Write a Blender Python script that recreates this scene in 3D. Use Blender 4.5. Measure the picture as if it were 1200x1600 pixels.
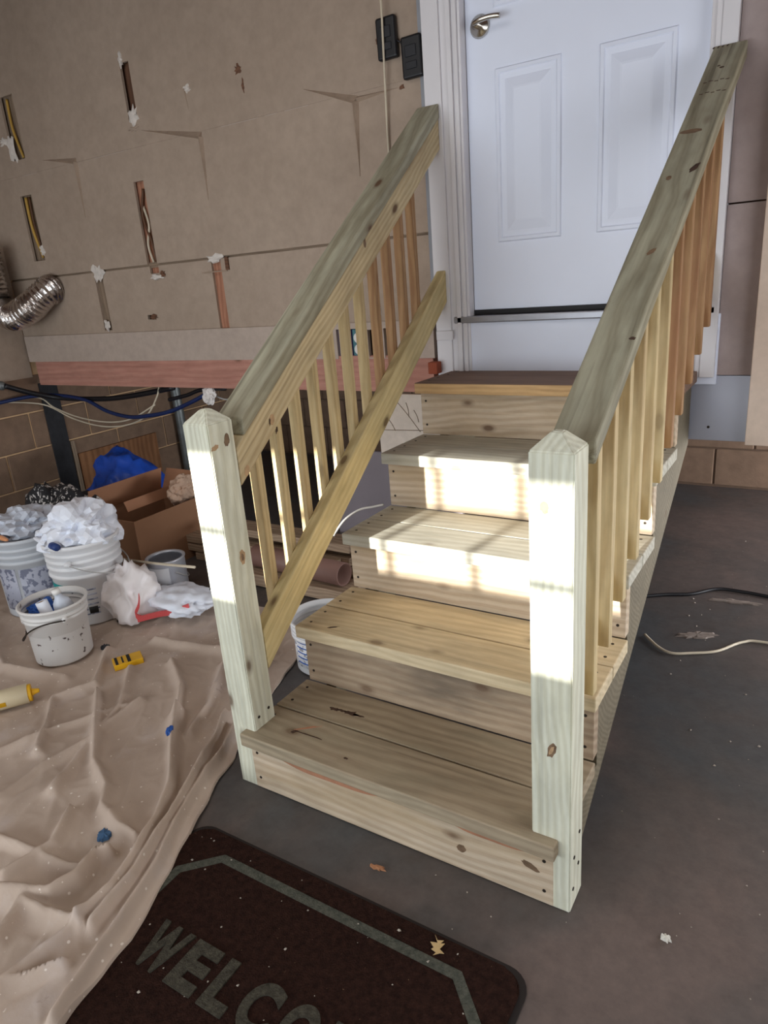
import bpy, bmesh, math, random
from mathutils import Vector, Matrix, noise

random.seed(7)
SC = bpy.context.scene
COL = SC.collection
for o in list(bpy.data.objects):
    bpy.data.objects.remove(o)

# ------------------------------------------------------------------ camera
def look_matrix(pos, yaw, pitch, roll):
    cy, sy, cp, sp = math.cos(yaw), math.sin(yaw), math.cos(pitch), math.sin(pitch)
    f = Vector((-sy * cp, cy * cp, sp)); r = Vector((cy, sy, 0)); u = r.cross(f)
    c, s = math.cos(roll), math.sin(roll)
    r, u = c * r + s * u, -s * r + c * u
    m = Matrix((r, u, -f)).transposed().to_4x4()
    m.translation = pos
    return m
cam_d = bpy.data.cameras.new('camera')
cam_d.sensor_fit = 'VERTICAL'; cam_d.sensor_height = 24.0
cam_d.lens = 24.0 * 1089.76 / 1600.0
cam_d.clip_start = 0.02
cam = bpy.data.objects.new('camera', cam_d); COL.objects.link(cam)
cam.matrix_world = look_matrix(Vector((1.2566, -1.1226, 1.3115)), 0.5791, -0.3232, -0.0805)
SC.camera = cam

# ------------------------------------------------------------------ world, sun, added fill lamps, exposure
w = bpy.data.worlds.new('world'); SC.world = w; w.use_nodes = True
bg = w.node_tree.nodes['Background']
bg.inputs[0].default_value = (0.62, 0.76, 1.0, 1); bg.inputs[1].default_value = 1.2

SUN_DIR = Vector((0.13, 1.0, -0.235)).normalized()
sun_d = bpy.data.lights.new('sun', 'SUN'); sun_d.energy = 15.5; sun_d.angle = math.radians(0.6)
sun_d.color = (1.0, 0.97, 0.91)
sun = bpy.data.objects.new('sun', sun_d); COL.objects.link(sun)
sun.rotation_euler = SUN_DIR.to_track_quat('-Z', 'Y').to_euler()
sun.location = (0, -6, 4)

def area(name, loc, tgt, sx, sy, power, color):
    d = bpy.data.lights.new(name, 'AREA'); d.shape = 'RECTANGLE'; d.size = sx; d.size_y = sy
    d.energy = power; d.color = color
    o = bpy.data.objects.new(name, d); COL.objects.link(o)
    o.location = loc; o.rotation_euler = (Vector(tgt) - Vector(loc)).to_track_quat('-Z', 'Y').to_euler()
    return o
# added cool fill lamp before the solid lower front wall, behind the camera
area('front_fill', (-0.4, -3.12, 0.72), (-0.4, 1.4, 0.55), 3.8, 1.3, 84.0, (0.86, 0.94, 1.0))
# added overhead fill lamp, no fitting modelled
area('overhead_fill', (-0.55, -0.95, 2.72), (-0.55, -0.95, 0.0), 1.3, 2.2, 20.0, (1.0, 0.98, 0.95))
# added fill lamp inside the closed right wall, brightening the space under the house
area('under_house_fill', (2.52, 2.25, 0.50), (-2.0, 1.9, 0.4), 1.8, 0.85, 62.0, (0.92, 0.96, 1.0))
area('right_fill', (2.52, 0.0, 1.25), (0.0, 0.5, 0.7), 1.6, 1.1, 26.0, (0.95, 0.97, 1.0))  # added fill lamp for right-hand faces and the near floor

SC.view_settings.view_transform = 'Standard'
SC.view_settings.look = 'None'
SC.view_settings.gamma = 1.0
SC.view_settings.use_curve_mapping = False
SC.view_settings.exposure = 0.0

# ------------------------------------------------------------------ materials
def s2l(c):
    return tuple(((x / 255.0) / 12.92 if x / 255.0 <= 0.04045 else ((x / 255.0 + 0.055) / 1.055) ** 2.4) for x in c)
def new_mat(name):
    m = bpy.data.materials.new(name); m.use_nodes = True
    nt = m.node_tree; b = nt.nodes['Principled BSDF']
    return m, nt, b
def node(nt, t, **kw):
    n = nt.nodes.new(t)
    for k, v in kw.items():
        setattr(n, k, v)
    return n
def ramp(nt, fac, stops):
    r = node(nt, 'ShaderNodeValToRGB'); e = r.color_ramp.elements
    while len(e) < len(stops): e.new(0.5)
    for i, (p, c) in enumerate(stops):
        e[i].position = p
        e[i].color = (c[0], c[1], c[2], 1) if not isinstance(c, (int, float)) else (c, c, c, 1)
    nt.links.new(fac, r.inputs[0]); return r.outputs[0]
def mixc(nt, fac, a, b, mode='MIX'):
    n = node(nt, 'ShaderNodeMix', data_type='RGBA', blend_type=mode)
    for i, v in ((0, fac), (6, a), (7, b)):
        if hasattr(v, 'links') or hasattr(v, 'is_linked'): nt.links.new(v, n.inputs[i])
        elif isinstance(v, (int, float)): n.inputs[i].default_value = v
        else: n.inputs[i].default_value = (v[0], v[1], v[2], 1)
    return n.outputs[2]
def objvec(nt, scale=(1, 1, 1), rot=(0, 0, 0), rand=True):
    tc = node(nt, 'ShaderNodeTexCoord'); v = tc.outputs['Object']
    if rand:
        oi = node(nt, 'ShaderNodeObjectInfo')
        m = node(nt, 'ShaderNodeVectorMath', operation='SCALE'); m.inputs[0].default_value = (7.3, 3.1, 5.7)
        nt.links.new(oi.outputs['Random'], m.inputs['Scale'])
        a = node(nt, 'ShaderNodeVectorMath', operation='ADD')
        nt.links.new(v, a.inputs[0]); nt.links.new(m.outputs[0], a.inputs[1]); v = a.outputs[0]
    mp = node(nt, 'ShaderNodeMapping'); mp.inputs['Scale'].default_value = scale; mp.inputs['Rotation'].default_value = rot
    nt.links.new(v, mp.inputs[0]); return mp.outputs[0]
def noise_t(nt, vec, scale, detail=3, rough=.55, dist=0):
    n = node(nt, 'ShaderNodeTexNoise'); n.inputs['Scale'].default_value = scale
    n.inputs['Detail'].default_value = detail; n.inputs['Roughness'].default_value = rough; n.inputs['Distortion'].default_value = dist
    nt.links.new(vec, n.inputs['Vector']); return n.outputs[0]
def bump(nt, b, h, strength, dist=.002):
    n = node(nt, 'ShaderNodeBump'); n.inputs['Strength'].default_value = strength; n.inputs['Distance'].default_value = dist
    nt.links.new(h, n.inputs['Height']); nt.links.new(n.outputs[0], b.inputs['Normal'])

def plain(name, col, rough=.7, metal=0.0, var=.12, scale=6.0, bmp=0.0, bscale=90.0, rand=True, spec=.4):
    m, nt, b = new_mat(name)
    c = s2l(col); v = objvec(nt, rand=rand)
    n = noise_t(nt, v, scale, 4)
    lo = tuple(x * (1 - var) for x in c); hi = tuple(min(1, x * (1 + var)) for x in c)
    nt.links.new(ramp(nt, n, [(.3, lo), (.7, hi)]), b.inputs['Base Color'])
    b.inputs['Roughness'].default_value = rough; b.inputs['Metallic'].default_value = metal
    b.inputs['Specular IOR Level'].default_value = spec
    if bmp: bump(nt, b, noise_t(nt, v, bscale, 3), bmp)
    return m

def wood(name, light, dark, stain=None, stain_amt=.5, knots=.5, ring=24.0, contrast=.75, rough=.72, streak=.3):
    m, nt, b = new_mat(name)
    L, D = s2l(light), s2l(dark)
    v = objvec(nt, rot=(0, .035, .03))
    # slow wobble of the growth rings along the board
    vn = objvec(nt, scale=(1.6, 5, 5))
    wob = node(nt, 'ShaderNodeTexNoise'); wob.inputs['Scale'].default_value = 1.0; wob.inputs['Detail'].default_value = 2
    nt.links.new(vn, wob.inputs['Vector'])
    sub = node(nt, 'ShaderNodeVectorMath', operation='SUBTRACT'); nt.links.new(wob.outputs['Color'], sub.inputs[0]); sub.inputs[1].default_value = (.5, .5, .5)
    sc = node(nt, 'ShaderNodeVectorMath', operation='SCALE'); nt.links.new(sub.outputs[0], sc.inputs[0]); sc.inputs['Scale'].default_value = .07
    ad = node(nt, 'ShaderNodeVectorMath', operation='ADD'); nt.links.new(v, ad.inputs[0]); nt.links.new(sc.outputs[0], ad.inputs[1])
    wv = node(nt, 'ShaderNodeTexWave', wave_type='RINGS', rings_direction='X')
    wv.inputs['Scale'].default_value = ring; wv.inputs['Distortion'].default_value = 1.2; wv.inputs['Detail'].default_value = 2
    wv.inputs['Detail Scale'].default_value = .6
    nt.links.new(ad.outputs[0], wv.inputs['Vector'])
    fib = noise_t(nt, objvec(nt, scale=(3, 160, 160)), 1.0, 3, .6)
    g = ramp(nt, wv.outputs[0], [(.0, 1.0), (.62, .72), (.9, 1 - contrast), (1, .55)])
    col = mixc(nt, g, D, L)
    fibc = ramp(nt, fib, [(.25, .80), (.7, 1.06)])
    col = mixc(nt, .55, col, mixc(nt, 1.0, col, fibc, 'MULTIPLY'))
    pat = noise_t(nt, objvec(nt, scale=(2.2, 9, 9)), 1.0, 4, .6)
    if stain:
        col = mixc(nt, ramp(nt, pat, [(.48, 0.0), (.68, stain_amt)]), col, s2l(stain))
    stk = noise_t(nt, objvec(nt, scale=(1.1, 46, 46)), 1.0, 4, .6, .3)
    col = mixc(nt, ramp(nt, stk, [(.56, 0.0), (.70, streak)]), col, tuple(x * .55 for x in D))
    pat2 = noise_t(nt, objvec(nt, scale=(5, 14, 14)), 1.3, 5, .65)
    col = mixc(nt, .6, col, mixc(nt, 1.0, col, ramp(nt, pat2, [(.3, .74), (.65, 1.1)]), 'MULTIPLY'))
    if knots:
        vo = node(nt, 'ShaderNodeTexVoronoi'); vo.inputs['Scale'].default_value = 1.0; vo.inputs['Randomness'].default_value = 1.0
        nt.links.new(objvec(nt, scale=(4.6, 9, 9)), vo.inputs['Vector'])
        k = ramp(nt, vo.outputs['Distance'], [(.0, knots), (.07, knots), (.11, knots * .4), (.17, 0.0)])
        col = mixc(nt, k, col, s2l((88, 58, 36)))
    nt.links.new(col, b.inputs['Base Color'])
    b.inputs['Roughness'].default_value = rough; b.inputs['Specular IOR Level'].default_value = .3
    bump(nt, b, fib, .25, .0012)
    return m

M = {}
M['post'] = wood('pale_green_treated_pine', (222, 222, 204), (192, 188, 162), (206, 202, 174), .3, .8, contrast=.5)
M['tread'] = wood('tan_treated_pine', (170, 154, 130), (136, 118, 96), (146, 138, 116), .5, .6, ring=18, contrast=.5)
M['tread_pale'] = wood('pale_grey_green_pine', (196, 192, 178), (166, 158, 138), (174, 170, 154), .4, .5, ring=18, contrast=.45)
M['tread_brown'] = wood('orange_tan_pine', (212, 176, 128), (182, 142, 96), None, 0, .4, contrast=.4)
M['tread_top'] = wood('dark_tan_treated_pine', (140, 114, 98), (108, 84, 70), None, 0, .5, contrast=.5)  # dark tone paints in the top step's wet look and shade
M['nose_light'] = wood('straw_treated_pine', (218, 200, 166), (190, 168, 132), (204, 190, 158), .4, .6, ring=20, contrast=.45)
M['riser'] = wood('pinkish_treated_pine', (206, 188, 164), (172, 146, 120), (178, 154, 120), .5, .8, ring=16, contrast=.55)
M['riser_wear'] = wood('weathered_riser_pine', (176, 156, 132), (138, 114, 92), (108, 96, 84), .75, .6, ring=14, contrast=.5)
M['rail'] = wood('golden_treated_pine', (208, 190, 152), (174, 148, 108), (140, 116, 84), .5, .9, ring=20, contrast=.5, streak=.55)
M['cap'] = wood('greenish_rail_cap_pine', (174, 170, 148), (128, 120, 98), (118, 108, 84), .6, .9, ring=13, contrast=.6, streak=.75)
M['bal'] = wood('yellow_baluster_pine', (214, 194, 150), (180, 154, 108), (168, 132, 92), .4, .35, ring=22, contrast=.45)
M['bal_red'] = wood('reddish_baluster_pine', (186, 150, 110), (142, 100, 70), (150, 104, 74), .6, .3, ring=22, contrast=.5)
M['bottom_rail'] = wood('yellow_ochre_pine', (232, 214, 164), (206, 184, 130), (172, 150, 96), .35, .8, ring=17, contrast=.45)
M['stringer'] = wood('shaded_stringer_pine', (122, 112, 92), (98, 88, 70), None, 0, .5)  # wood tone lowered, the stringer's shade is put into the colour
M['joist'] = wood('red_primed_joist', (190, 140, 124), (166, 110, 96), (168, 112, 98), .4, .9, ring=12, contrast=.3)
M['ply'] = wood('brown_plywood', (150, 106, 72), (116, 74, 46), (100, 66, 44), .6, .3, ring=9)
M['stud'] = wood('old_wall_stud', (182, 130, 104), (146, 96, 74), None, 0, .5)
M['stud_dark'] = wood('dark_wall_stud', (118, 84, 64), (86, 58, 46), None, 0, .4)
M['stud_grey'] = wood('grey_wall_stud', (150, 130, 110), (120, 102, 86), None, 0, .4)
M['lumber'] = wood('storage_lumber', (176, 152, 128), (136, 112, 92), None, 0, .4)

def wall_mat(name, base, patch, rough=.85):
    m, nt, b = new_mat(name)
    v = objvec(nt, rand=False)
    c0, c1 = s2l(base), s2l(patch)
    col = ramp(nt, noise_t(nt, v, 1.6, 4, .6), [(.35, c0), (.7, c1)])
    col = mixc(nt, 1.0, col, ramp(nt, noise_t(nt, v, 22, 4, .65), [(.25, .90), (.65, 1.04)]), 'MULTIPLY')
    scuff = noise_t(nt, objvec(nt, scale=(5, 1, 9), rand=False), 4, 5, .75)
    col = mixc(nt, ramp(nt, scuff, [(.70, 0.0), (.76, .45)]), col, s2l((92, 78, 66)))
    nt.links.new(col, b.inputs['Base Color']); b.inputs['Roughness'].default_value = rough
    b.inputs['Specular IOR Level'].default_value = .25
    bump(nt, b, noise_t(nt, v, 45, 4), .12, .003)
    return m
M['drywall'] = wall_mat('beige_drywall', (164, 146, 130), (176, 158, 142))
M['drywall_lo'] = wall_mat('pinkish_beige_fascia', (178, 162, 150), (188, 172, 160))
M['drywall_r'] = wall_mat('mauve_grey_drywall', (158, 142, 138), (168, 154, 152))
M['beige_panel'] = wall_mat('light_beige_panel', (228, 208, 192), (234, 216, 200))
M['grey_panel'] = plain('grey_painted_sheet', (158, 160, 172), .35, .25, .06, 3)
M['dull_sheet'] = plain('dull_mauve_sheet', (128, 120, 126), .6, 0, .08, 4)
M['whitewall'] = wall_mat('offwhite_board', (214, 200, 186), (222, 210, 198))
M['block'] = plain('tan_painted_block', (220, 180, 136), .9, 0, .16, 14, .6, 130)
M['block_back'] = plain('brown_foundation_block', (128, 104, 86), .9, 0, .14, 14, .6, 130)
M['mortar_dark'] = plain('dark_mortar', (104, 84, 70), .95, 0, .1, 12, .3, 160)
M['mortar'] = plain('tan_mortar', (214, 178, 138), .95, 0, .1, 12, .3, 160)
M['blackcol'] = plain('black_tar_strip', (38, 38, 42), .7, 0, .35, 16, .5, 90)
M['white_paint'] = plain('white_door_paint', (230, 236, 252), .45, 0, .02, 3, spec=.4)
M['white_trim'] = plain('white_trim_paint', (222, 219, 222), .5, 0, .03, 4)
M['grey_strip'] = plain('grey_caulk_strip', (150, 152, 158), .7)
M['plaster'] = plain('white_torn_plaster', (214, 206, 198), .95, 0, .12, 40, .8, 120)
M['torn'] = plain('bare_drywall_paper', (160, 140, 122), .9, 0, .12, 20)
M['cavity'] = plain('dark_cavity', (60, 46, 38), .95)
M['nickel'] = plain('satin_nickel', (196, 192, 184), .22, 1.0, .02)
M['blackplastic'] = plain('black_plastic', (22, 23, 27), .4, 0, .1)
M['darkgrey'] = plain('dark_grey_plastic', (34, 35, 40), .5)
M['sweep'] = plain('black_door_sweep', (28, 26, 28), .6)
M['sill'] = plain('aluminium_sill', (150, 150, 156), .35, .6, .08, 12)
M['foil'] = plain('crinkled_foil', (206, 200, 196), .24, 1.0, .10, 30, .9, 60)
M['cable_blk'] = plain('black_cable', (24, 24, 28), .45)
M['cable_blue'] = plain('blue_cable', (26, 42, 86), .45)
M['cable_wht'] = plain('offwhite_cable', (206, 194, 172), .5)
M['cable_grey'] = plain('grey_cable', (170, 168, 166), .5)
M['wire_y'] = plain('yellow_wire', (190, 150, 70), .5)
M['wire_b'] = plain('brown_wire', (92, 60, 38), .5)
M['bucket'] = plain('white_bucket_plastic', (226, 226, 228), .42, 0, .05, 5)
M['bucket_dirty'] = None
M['bucket_clear'] = plain('milky_bucket_plastic', (196, 200, 206), .4, 0, .06, 6)
M['teal'] = plain('teal_label', (24, 140, 140), .5)
M['grey_label'] = None
M['plastic_w'] = plain('white_plastic_film', (232, 236, 246), .38, 0, .05, 9, .3, 40)
M['plastic_g'] = plain('grey_plastic_film', (198, 204, 216), .34, 0, .08, 9, .3, 40)
M['cardboard'] = plain('brown_cardboard', (152, 112, 84), .85, 0, .08, 5, .1, 200)
M['cardboard_in'] = plain('cardboard_inside', (176, 128, 98), .85, 0, .08, 5)
M['paper_tan'] = plain('tan_kraft_paper', (196, 166, 144), .8, 0, .1, 10, .4, 30)
M['bluebag'] = plain('blue_tarp_bag', (40, 84, 190), .4, 0, .2, 8, .5, 25)
M['navy'] = plain('navy_cloth', (34, 42, 70), .7, 0, .2, 8)
M['metal_can'] = plain('tin_can_metal', (196, 198, 206), .35, .45, .08, 12)
M['canlabel'] = plain('pale_can_label', (206, 208, 214), .5)
M['bluelabel'] = plain('dark_blue_label', (36, 58, 112), .5)
M['yellow'] = plain('yellow_plastic', (220, 168, 28), .45, 0, .1, 10)
M['black_print'] = plain('black_print', (24, 22, 22), .6)
M['cream_tube'] = plain('cream_tube_plastic', (214, 200, 168), .45, 0, .04)
M['bluetape'] = plain('blue_painters_tape', (40, 88, 168), .6)
M['bluetape_dull'] = plain('dull_blue_tape', (58, 92, 128), .6)
M['orange_wood'] = plain('orange_brush_handle', (214, 150, 108), .5)
M['bristle'] = plain('tan_bristles', (150, 116, 84), .9)
M['brownpipe'] = plain('brown_pipe', (128, 96, 86), .5, 0, .08)
M['grey_pipe'] = plain('galvanised_pipe', (124, 128, 128), .45, .5, .2, 14)
M['white_clump'] = plain('white_foam', (220, 214, 210), .9, 0, .1, 30, .8, 80)
M['red_block'] = plain('red_brown_block', (150, 76, 52), .85)
M['leaf'] = plain('dry_leaf', (186, 158, 112), .8, 0, .2, 30)
M['chip'] = plain('orange_wood_chip', (168, 118, 84), .8)
M['fleck'] = plain('pale_fleck', (168, 158, 146), .9)
M['crumb'] = plain('white_paint_crumb', (222, 218, 208), .9)
M['smear'] = plain('dried_plaster_smear', (132, 120, 112), .9, 0, .15, 30, .6, 60)
M['mortarline'] = plain('pale_mortar', (190, 158, 118), .95)
M['screw'] = plain('dark_screw', (52, 44, 38), .5, .5)
M['outlet'] = plain('white_outlet', (226, 224, 220), .4)
M['outlet_teal'] = plain('teal_outlet_box', (70, 118, 128), .5)
M['outlet_purple'] = plain('purple_outlet_box', (92, 84, 132), .5)
M['rug'] = None

def speckle_mat(name, base, spot, scale, thr, rough=.6, base2=None):
    m, nt, b = new_mat(name)
    v = objvec(nt, rand=False)
    vo = node(nt, 'ShaderNodeTexNoise'); vo.inputs['Scale'].default_value = scale; vo.inputs['Detail'].default_value = 4
    nt.links.new(v, vo.inputs['Vector'])
    c0 = mixc(nt, noise_t(nt, v, 3, 3), s2l(base), s2l(base2 or base))
    col = mixc(nt, ramp(nt, vo.outputs[0], [(thr, 0.0), (thr + .03, 1.0)]), c0, s2l(spot))
    nt.links.new(col, b.inputs['Base Color']); b.inputs['Roughness'].default_value = rough
    return m
M['bucket_dirty'] = speckle_mat('paint_spotted_bucket', (222, 220, 218), (84, 70, 70), 34, .655, .45, (208, 204, 200))
M['grey_label'] = speckle_mat('grey_printed_label', (176, 178, 190), (104, 108, 128), 42, .52, .5, (150, 154, 172))
M['print_label'] = speckle_mat('fine_print_label', (222, 222, 226), (140, 142, 150), 60, .58, .5)
M['speckled'] = speckle_mat('black_white_speckled_cloth', (26, 28, 34), (210, 208, 206), 46, .56, .8, (44, 44, 48))
M['redbag'] = speckle_mat('white_bag_red_print', (228, 222, 222), (206, 112, 112), 6, .66, .35, (238, 232, 232))

def pane_mat():
    m, nt, b = new_mat('window_glass')
    tr = node(nt, 'ShaderNodeBsdfTransparent'); tr.inputs[0].default_value = (.97, .98, .98, 1)
    mx = node(nt, 'ShaderNodeMixShader'); mx.inputs[0].default_value = .06
    b.inputs['Roughness'].default_value = .05
    nt.links.new(tr.outputs[0], mx.inputs[1]); nt.links.new(b.outputs[0], mx.inputs[2])
    nt.links.new(mx.outputs[0], nt.nodes['Material Output'].inputs[0])
    return m
M['glass'] = pane_mat()

def floor_mat():
    m, nt, b = new_mat('worn_garage_concrete')
    v = objvec(nt, rand=False)
    n1 = noise_t(nt, v, 1.3, 5, .6, .4)
    col = ramp(nt, n1, [(.36, s2l((74, 77, 80))), (.5, s2l((82, 76, 74))), (.66, s2l((102, 88, 83)))])
    col = mixc(nt, 1.0, col, ramp(nt, noise_t(nt, v, 26, 5, .7), [(.25, .78), (.7, 1.15)]), 'MULTIPLY')
    sp = noise_t(nt, v, 130, 2, .5)
    col = mixc(nt, ramp(nt, sp, [(.78, 0.0), (.82, .3)]), col, s2l((150, 140, 128)))
    dk = noise_t(nt, v, 5, 5, .7)
    col = mixc(nt, ramp(nt, dk, [(.6, 0.0), (.78, .5)]), col, s2l((62, 54, 48)))
    nt.links.new(col, b.inputs['Base Color'])
    nt.links.new(ramp(nt, n1, [(.3, .5), (.7, .72)]), b.inputs['Roughness'])
    bump(nt, b, noise_t(nt, v, 60, 4), .2, .002)
    return m
M['floor'] = floor_mat()
def cloth_mat():
    m, nt, b = new_mat('tan_canvas_drop_cloth')
    v = objvec(nt, rand=False)
    col = ramp(nt, noise_t(nt, v, 2.2, 5, .6), [(.3, s2l((172, 154, 140))), (.7, s2l((196, 178, 164)))])
    st = noise_t(nt, v, 5.5, 5, .65)
    col = mixc(nt, ramp(nt, st, [(.56, 0.0), (.72, .4)]), col, s2l((196, 186, 184)))
    dp = node(nt, 'ShaderNodeTexVoronoi'); dp.inputs['Scale'].default_value = 26
    nt.links.new(v, dp.inputs['Vector'])
    col = mixc(nt, ramp(nt, dp.outputs['Distance'], [(.07, .85), (.10, 0.0)]), col, s2l((226, 216, 206)))
    sp = noise_t(nt, v, 75, 2)
    col = mixc(nt, ramp(nt, sp, [(.72, 0.0), (.75, .7)]), col, s2l((228, 218, 208)))
    br = noise_t(nt, v, 11, 5, .7)
    col = mixc(nt, ramp(nt, br, [(.68, 0.0), (.74, .5)]), col, s2l((120, 88, 62)))
    nt.links.new(col, b.inputs['Base Color']); b.inputs['Roughness'].default_value = .92
    b.inputs['Specular IOR Level'].default_value = .15
    bump(nt, b, noise_t(nt, v, 120, 3), .2, .002)
    return m
M['cloth'] = cloth_mat()
def rug_mat(name, a, c, fl):
    m, nt, b = new_mat(name)
    v = objvec(nt, rand=False)
    col = ramp(nt, noise_t(nt, v, 70, 4, .7), [(.3, s2l(a)), (.7, s2l(c))])
    col = mixc(nt, ramp(nt, noise_t(nt, v, 190, 2), [(.74, 0.0), (.78, .7)]), col, s2l(fl))
    nt.links.new(col, b.inputs['Base Color']); b.inputs['Roughness'].default_value = 1
    b.inputs['Specular IOR Level'].default_value = .05
    bump(nt, b, noise_t(nt, v, 260, 3), .9, .006)
    return m
M['rug'] = rug_mat('dark_brown_mat_pile', (34, 22, 19), (56, 37, 31), (130, 104, 80))
M['rug_line'] = rug_mat('grey_green_mat_pile', (66, 68, 62), (98, 98, 88), (160, 150, 130))
M['rug_text'] = rug_mat('worn_grey_mat_letters', (54, 51, 45), (86, 82, 72), (160, 150, 130))
M['rug_edge'] = plain('black_rubber_mat_edge', (34, 27, 25), .8)

# ------------------------------------------------------------------ geometry helpers
def link(name, me, mat=None, parent=None, mw=None):
    o = bpy.data.objects.new(name, me); COL.objects.link(o)
    if mat: 
        me.materials.clear(); me.materials.append(M[mat] if isinstance(mat, str) else mat)
    mw = mw or Matrix.Identity(4)
    if parent:
        o.parent = parent
        o.matrix_basis = world_of(parent).inverted() @ mw
    else:
        o.matrix_basis = mw
    return o
def world_of(o):
    m = o.matrix_basis.copy()
    while o.parent:
        o = o.parent; m = o.matrix_basis @ m
    return m
def tag(o, label=None, cat=None, group=None, kind=None):
    if label: o['label'] = label
    if cat: o['category'] = cat
    if group: o['group'] = group
    if kind: o['kind'] = kind
    return o
def thing(name, loc, label=None, cat=None, group=None, kind=None):
    o = bpy.data.objects.new(name, None); COL.objects.link(o); o.empty_display_size = .05
    o.matrix_basis = Matrix.Translation(loc)
    return tag(o, label, cat, group, kind)
def bm_to(name, bm, mat, parent=None, mw=None, smooth=False):
    bmesh.ops.recalc_face_normals(bm, faces=bm.faces)
    me = bpy.data.meshes.new(name); bm.to_mesh(me); bm.free()
    if smooth:
        for p in me.polygons: p.use_smooth = True
    return link(name, me, mat, parent, mw)
def centred(name, bm, mat, parent=None, smooth=False):
    """object whose origin sits at the middle of its base"""
    xs = [v.co.copy() for v in bm.verts]
    lo = Vector([min(c[i] for c in xs) for i in range(3)]); hi = Vector([max(c[i] for c in xs) for i in range(3)])
    c = (lo + hi) / 2; c.z = lo.z
    for v in bm.verts: v.co -= c
    return bm_to(name, bm, mat, parent, Matrix.Translation(c), smooth)
HEX = ((0, 3, 2, 1), (4, 5, 6, 7), (0, 1, 5, 4), (1, 2, 6, 5), (2, 3, 7, 6), (3, 0, 4, 7))
def solid(name, pts, xdir, mat, parent=None, bev=.003, seg=2):
    """hexahedron from 8 world points (4 lower, 4 upper); local X runs along xdir so the grain does too"""
    pts = [Vector(p) for p in pts]
    c = sum(pts, Vector()) / 8
    X = Vector(xdir).normalized(); up = Vector((0, 0, 1)) if abs(X.z) < .9 else Vector((0, 1, 0))
    Y = up.cross(X).normalized(); Z = X.cross(Y)
    R = Matrix((X, Y, Z)).transposed()
    bm = bmesh.new()
    vs = [bm.verts.new(R.transposed() @ (p - c)) for p in pts]
    for f in HEX: bm.faces.new([vs[i] for i in f])
    if bev: bmesh.ops.bevel(bm, geom=list(bm.edges), offset=bev, segments=seg, profile=.5, affect='EDGES', clamp_overlap=True)
    mw = R.to_4x4(); mw.translation = c
    return bm_to(name, bm, mat, parent, mw)
def boxpts(x0, x1, y0, y1, z0, z1):
    return [(x0, y0, z0), (x1, y0, z0), (x1, y1, z0), (x0, y1, z0), (x0, y0, z1), (x1, y0, z1), (x1, y1, z1), (x0, y1, z1)]
def box(name, x0, x1, y0, y1, z0, z1, mat, parent=None, bev=.003, xdir=(1, 0, 0)):
    return solid(name, boxpts(x0, x1, y0, y1, z0, z1), xdir, mat, parent, bev)
def smooth_path(pts, n):
    P = [Vector(p) for p in pts]; out = []
    for i in range(len(P) - 1):
        p0, p1, p2, p3 = P[max(i - 1, 0)], P[i], P[i + 1], P[min(i + 2, len(P) - 1)]
        for k in range(n):
            t = k / n
            out.append(.5 * ((2 * p1) + (p2 - p0) * t + (2 * p0 - 5 * p1 + 4 * p2 - p3) * t * t + (3 * p1 - p0 - 3 * p2 + p3) * t ** 3))
    out.append(P[-1]); return out
def tube_bm(path, radius, sides=8, rfun=None, bm=None, cap=True):
    bm = bm or bmesh.new()
    n = len(path); prev = None; ref = None; rings = []
    for i, p in enumerate(path):
        t = (path[min(i + 1, n - 1)] - path[max(i - 1, 0)]).normalized()
        if ref is None:
            ref = Vector((0, 0, 1)) if abs(t.z) < .9 else Vector((1, 0, 0))
        a = (ref - t * ref.dot(t)).normalized(); ref = a; b = t.cross(a)
        r = rfun(i, n) if rfun else radius
        rings.append([bm.verts.new(p + (a * math.cos(q) + b * math.sin(q)) * r) for q in [2 * math.pi * k / sides for k in range(sides)]])
    for A, B in zip(rings, rings[1:]):
        for k in range(sides):
            bm.faces.new((A[k], A[(k + 1) % sides], B[(k + 1) % sides], B[k]))
    if cap:
        bm.faces.new(rings[0][::-1]); bm.faces.new(rings[-1])
    return bm
def tube(name, pts, radius, mat, parent=None, n=6, sides=8, rfun=None, cap=True):
    bm = tube_bm(smooth_path(pts, n), radius, sides, rfun, None, cap)
    return centred(name, bm, mat, parent, smooth=True)
def lathe_bm(profile, seg=40, bm=None, a0=0, a1=2 * math.pi):
    bm = bm or bmesh.new(); full = abs(a1 - a0 - 2 * math.pi) < 1e-6
    k = seg if full else seg + 1; rings = []
    for r, z in profile:
        if r < 1e-5: rings.append([bm.verts.new((0, 0, z))])
        else: rings.append([bm.verts.new((r * math.cos(a0 + (a1 - a0) * i / seg), r * math.sin(a0 + (a1 - a0) * i / seg), z)) for i in range(k)])
    for A, B in zip(rings, rings[1:]):
        for i in range(seg):
            j = (i + 1) % k
            if len(A) == 1 and len(B) == 1: continue
            if len(A) == 1: bm.faces.new((A[0], B[j], B[i]))
            elif len(B) == 1: bm.faces.new((A[i], A[j], B[0]))
            else: bm.faces.new((A[i], A[j], B[j], B[i]))
    return bm
def lathe(name, profile, mat, parent, mw, seg=40, a0=0, a1=2 * math.pi):
    return bm_to(name, lathe_bm(profile, seg, None, a0, a1), mat, parent, mw, True)
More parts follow.
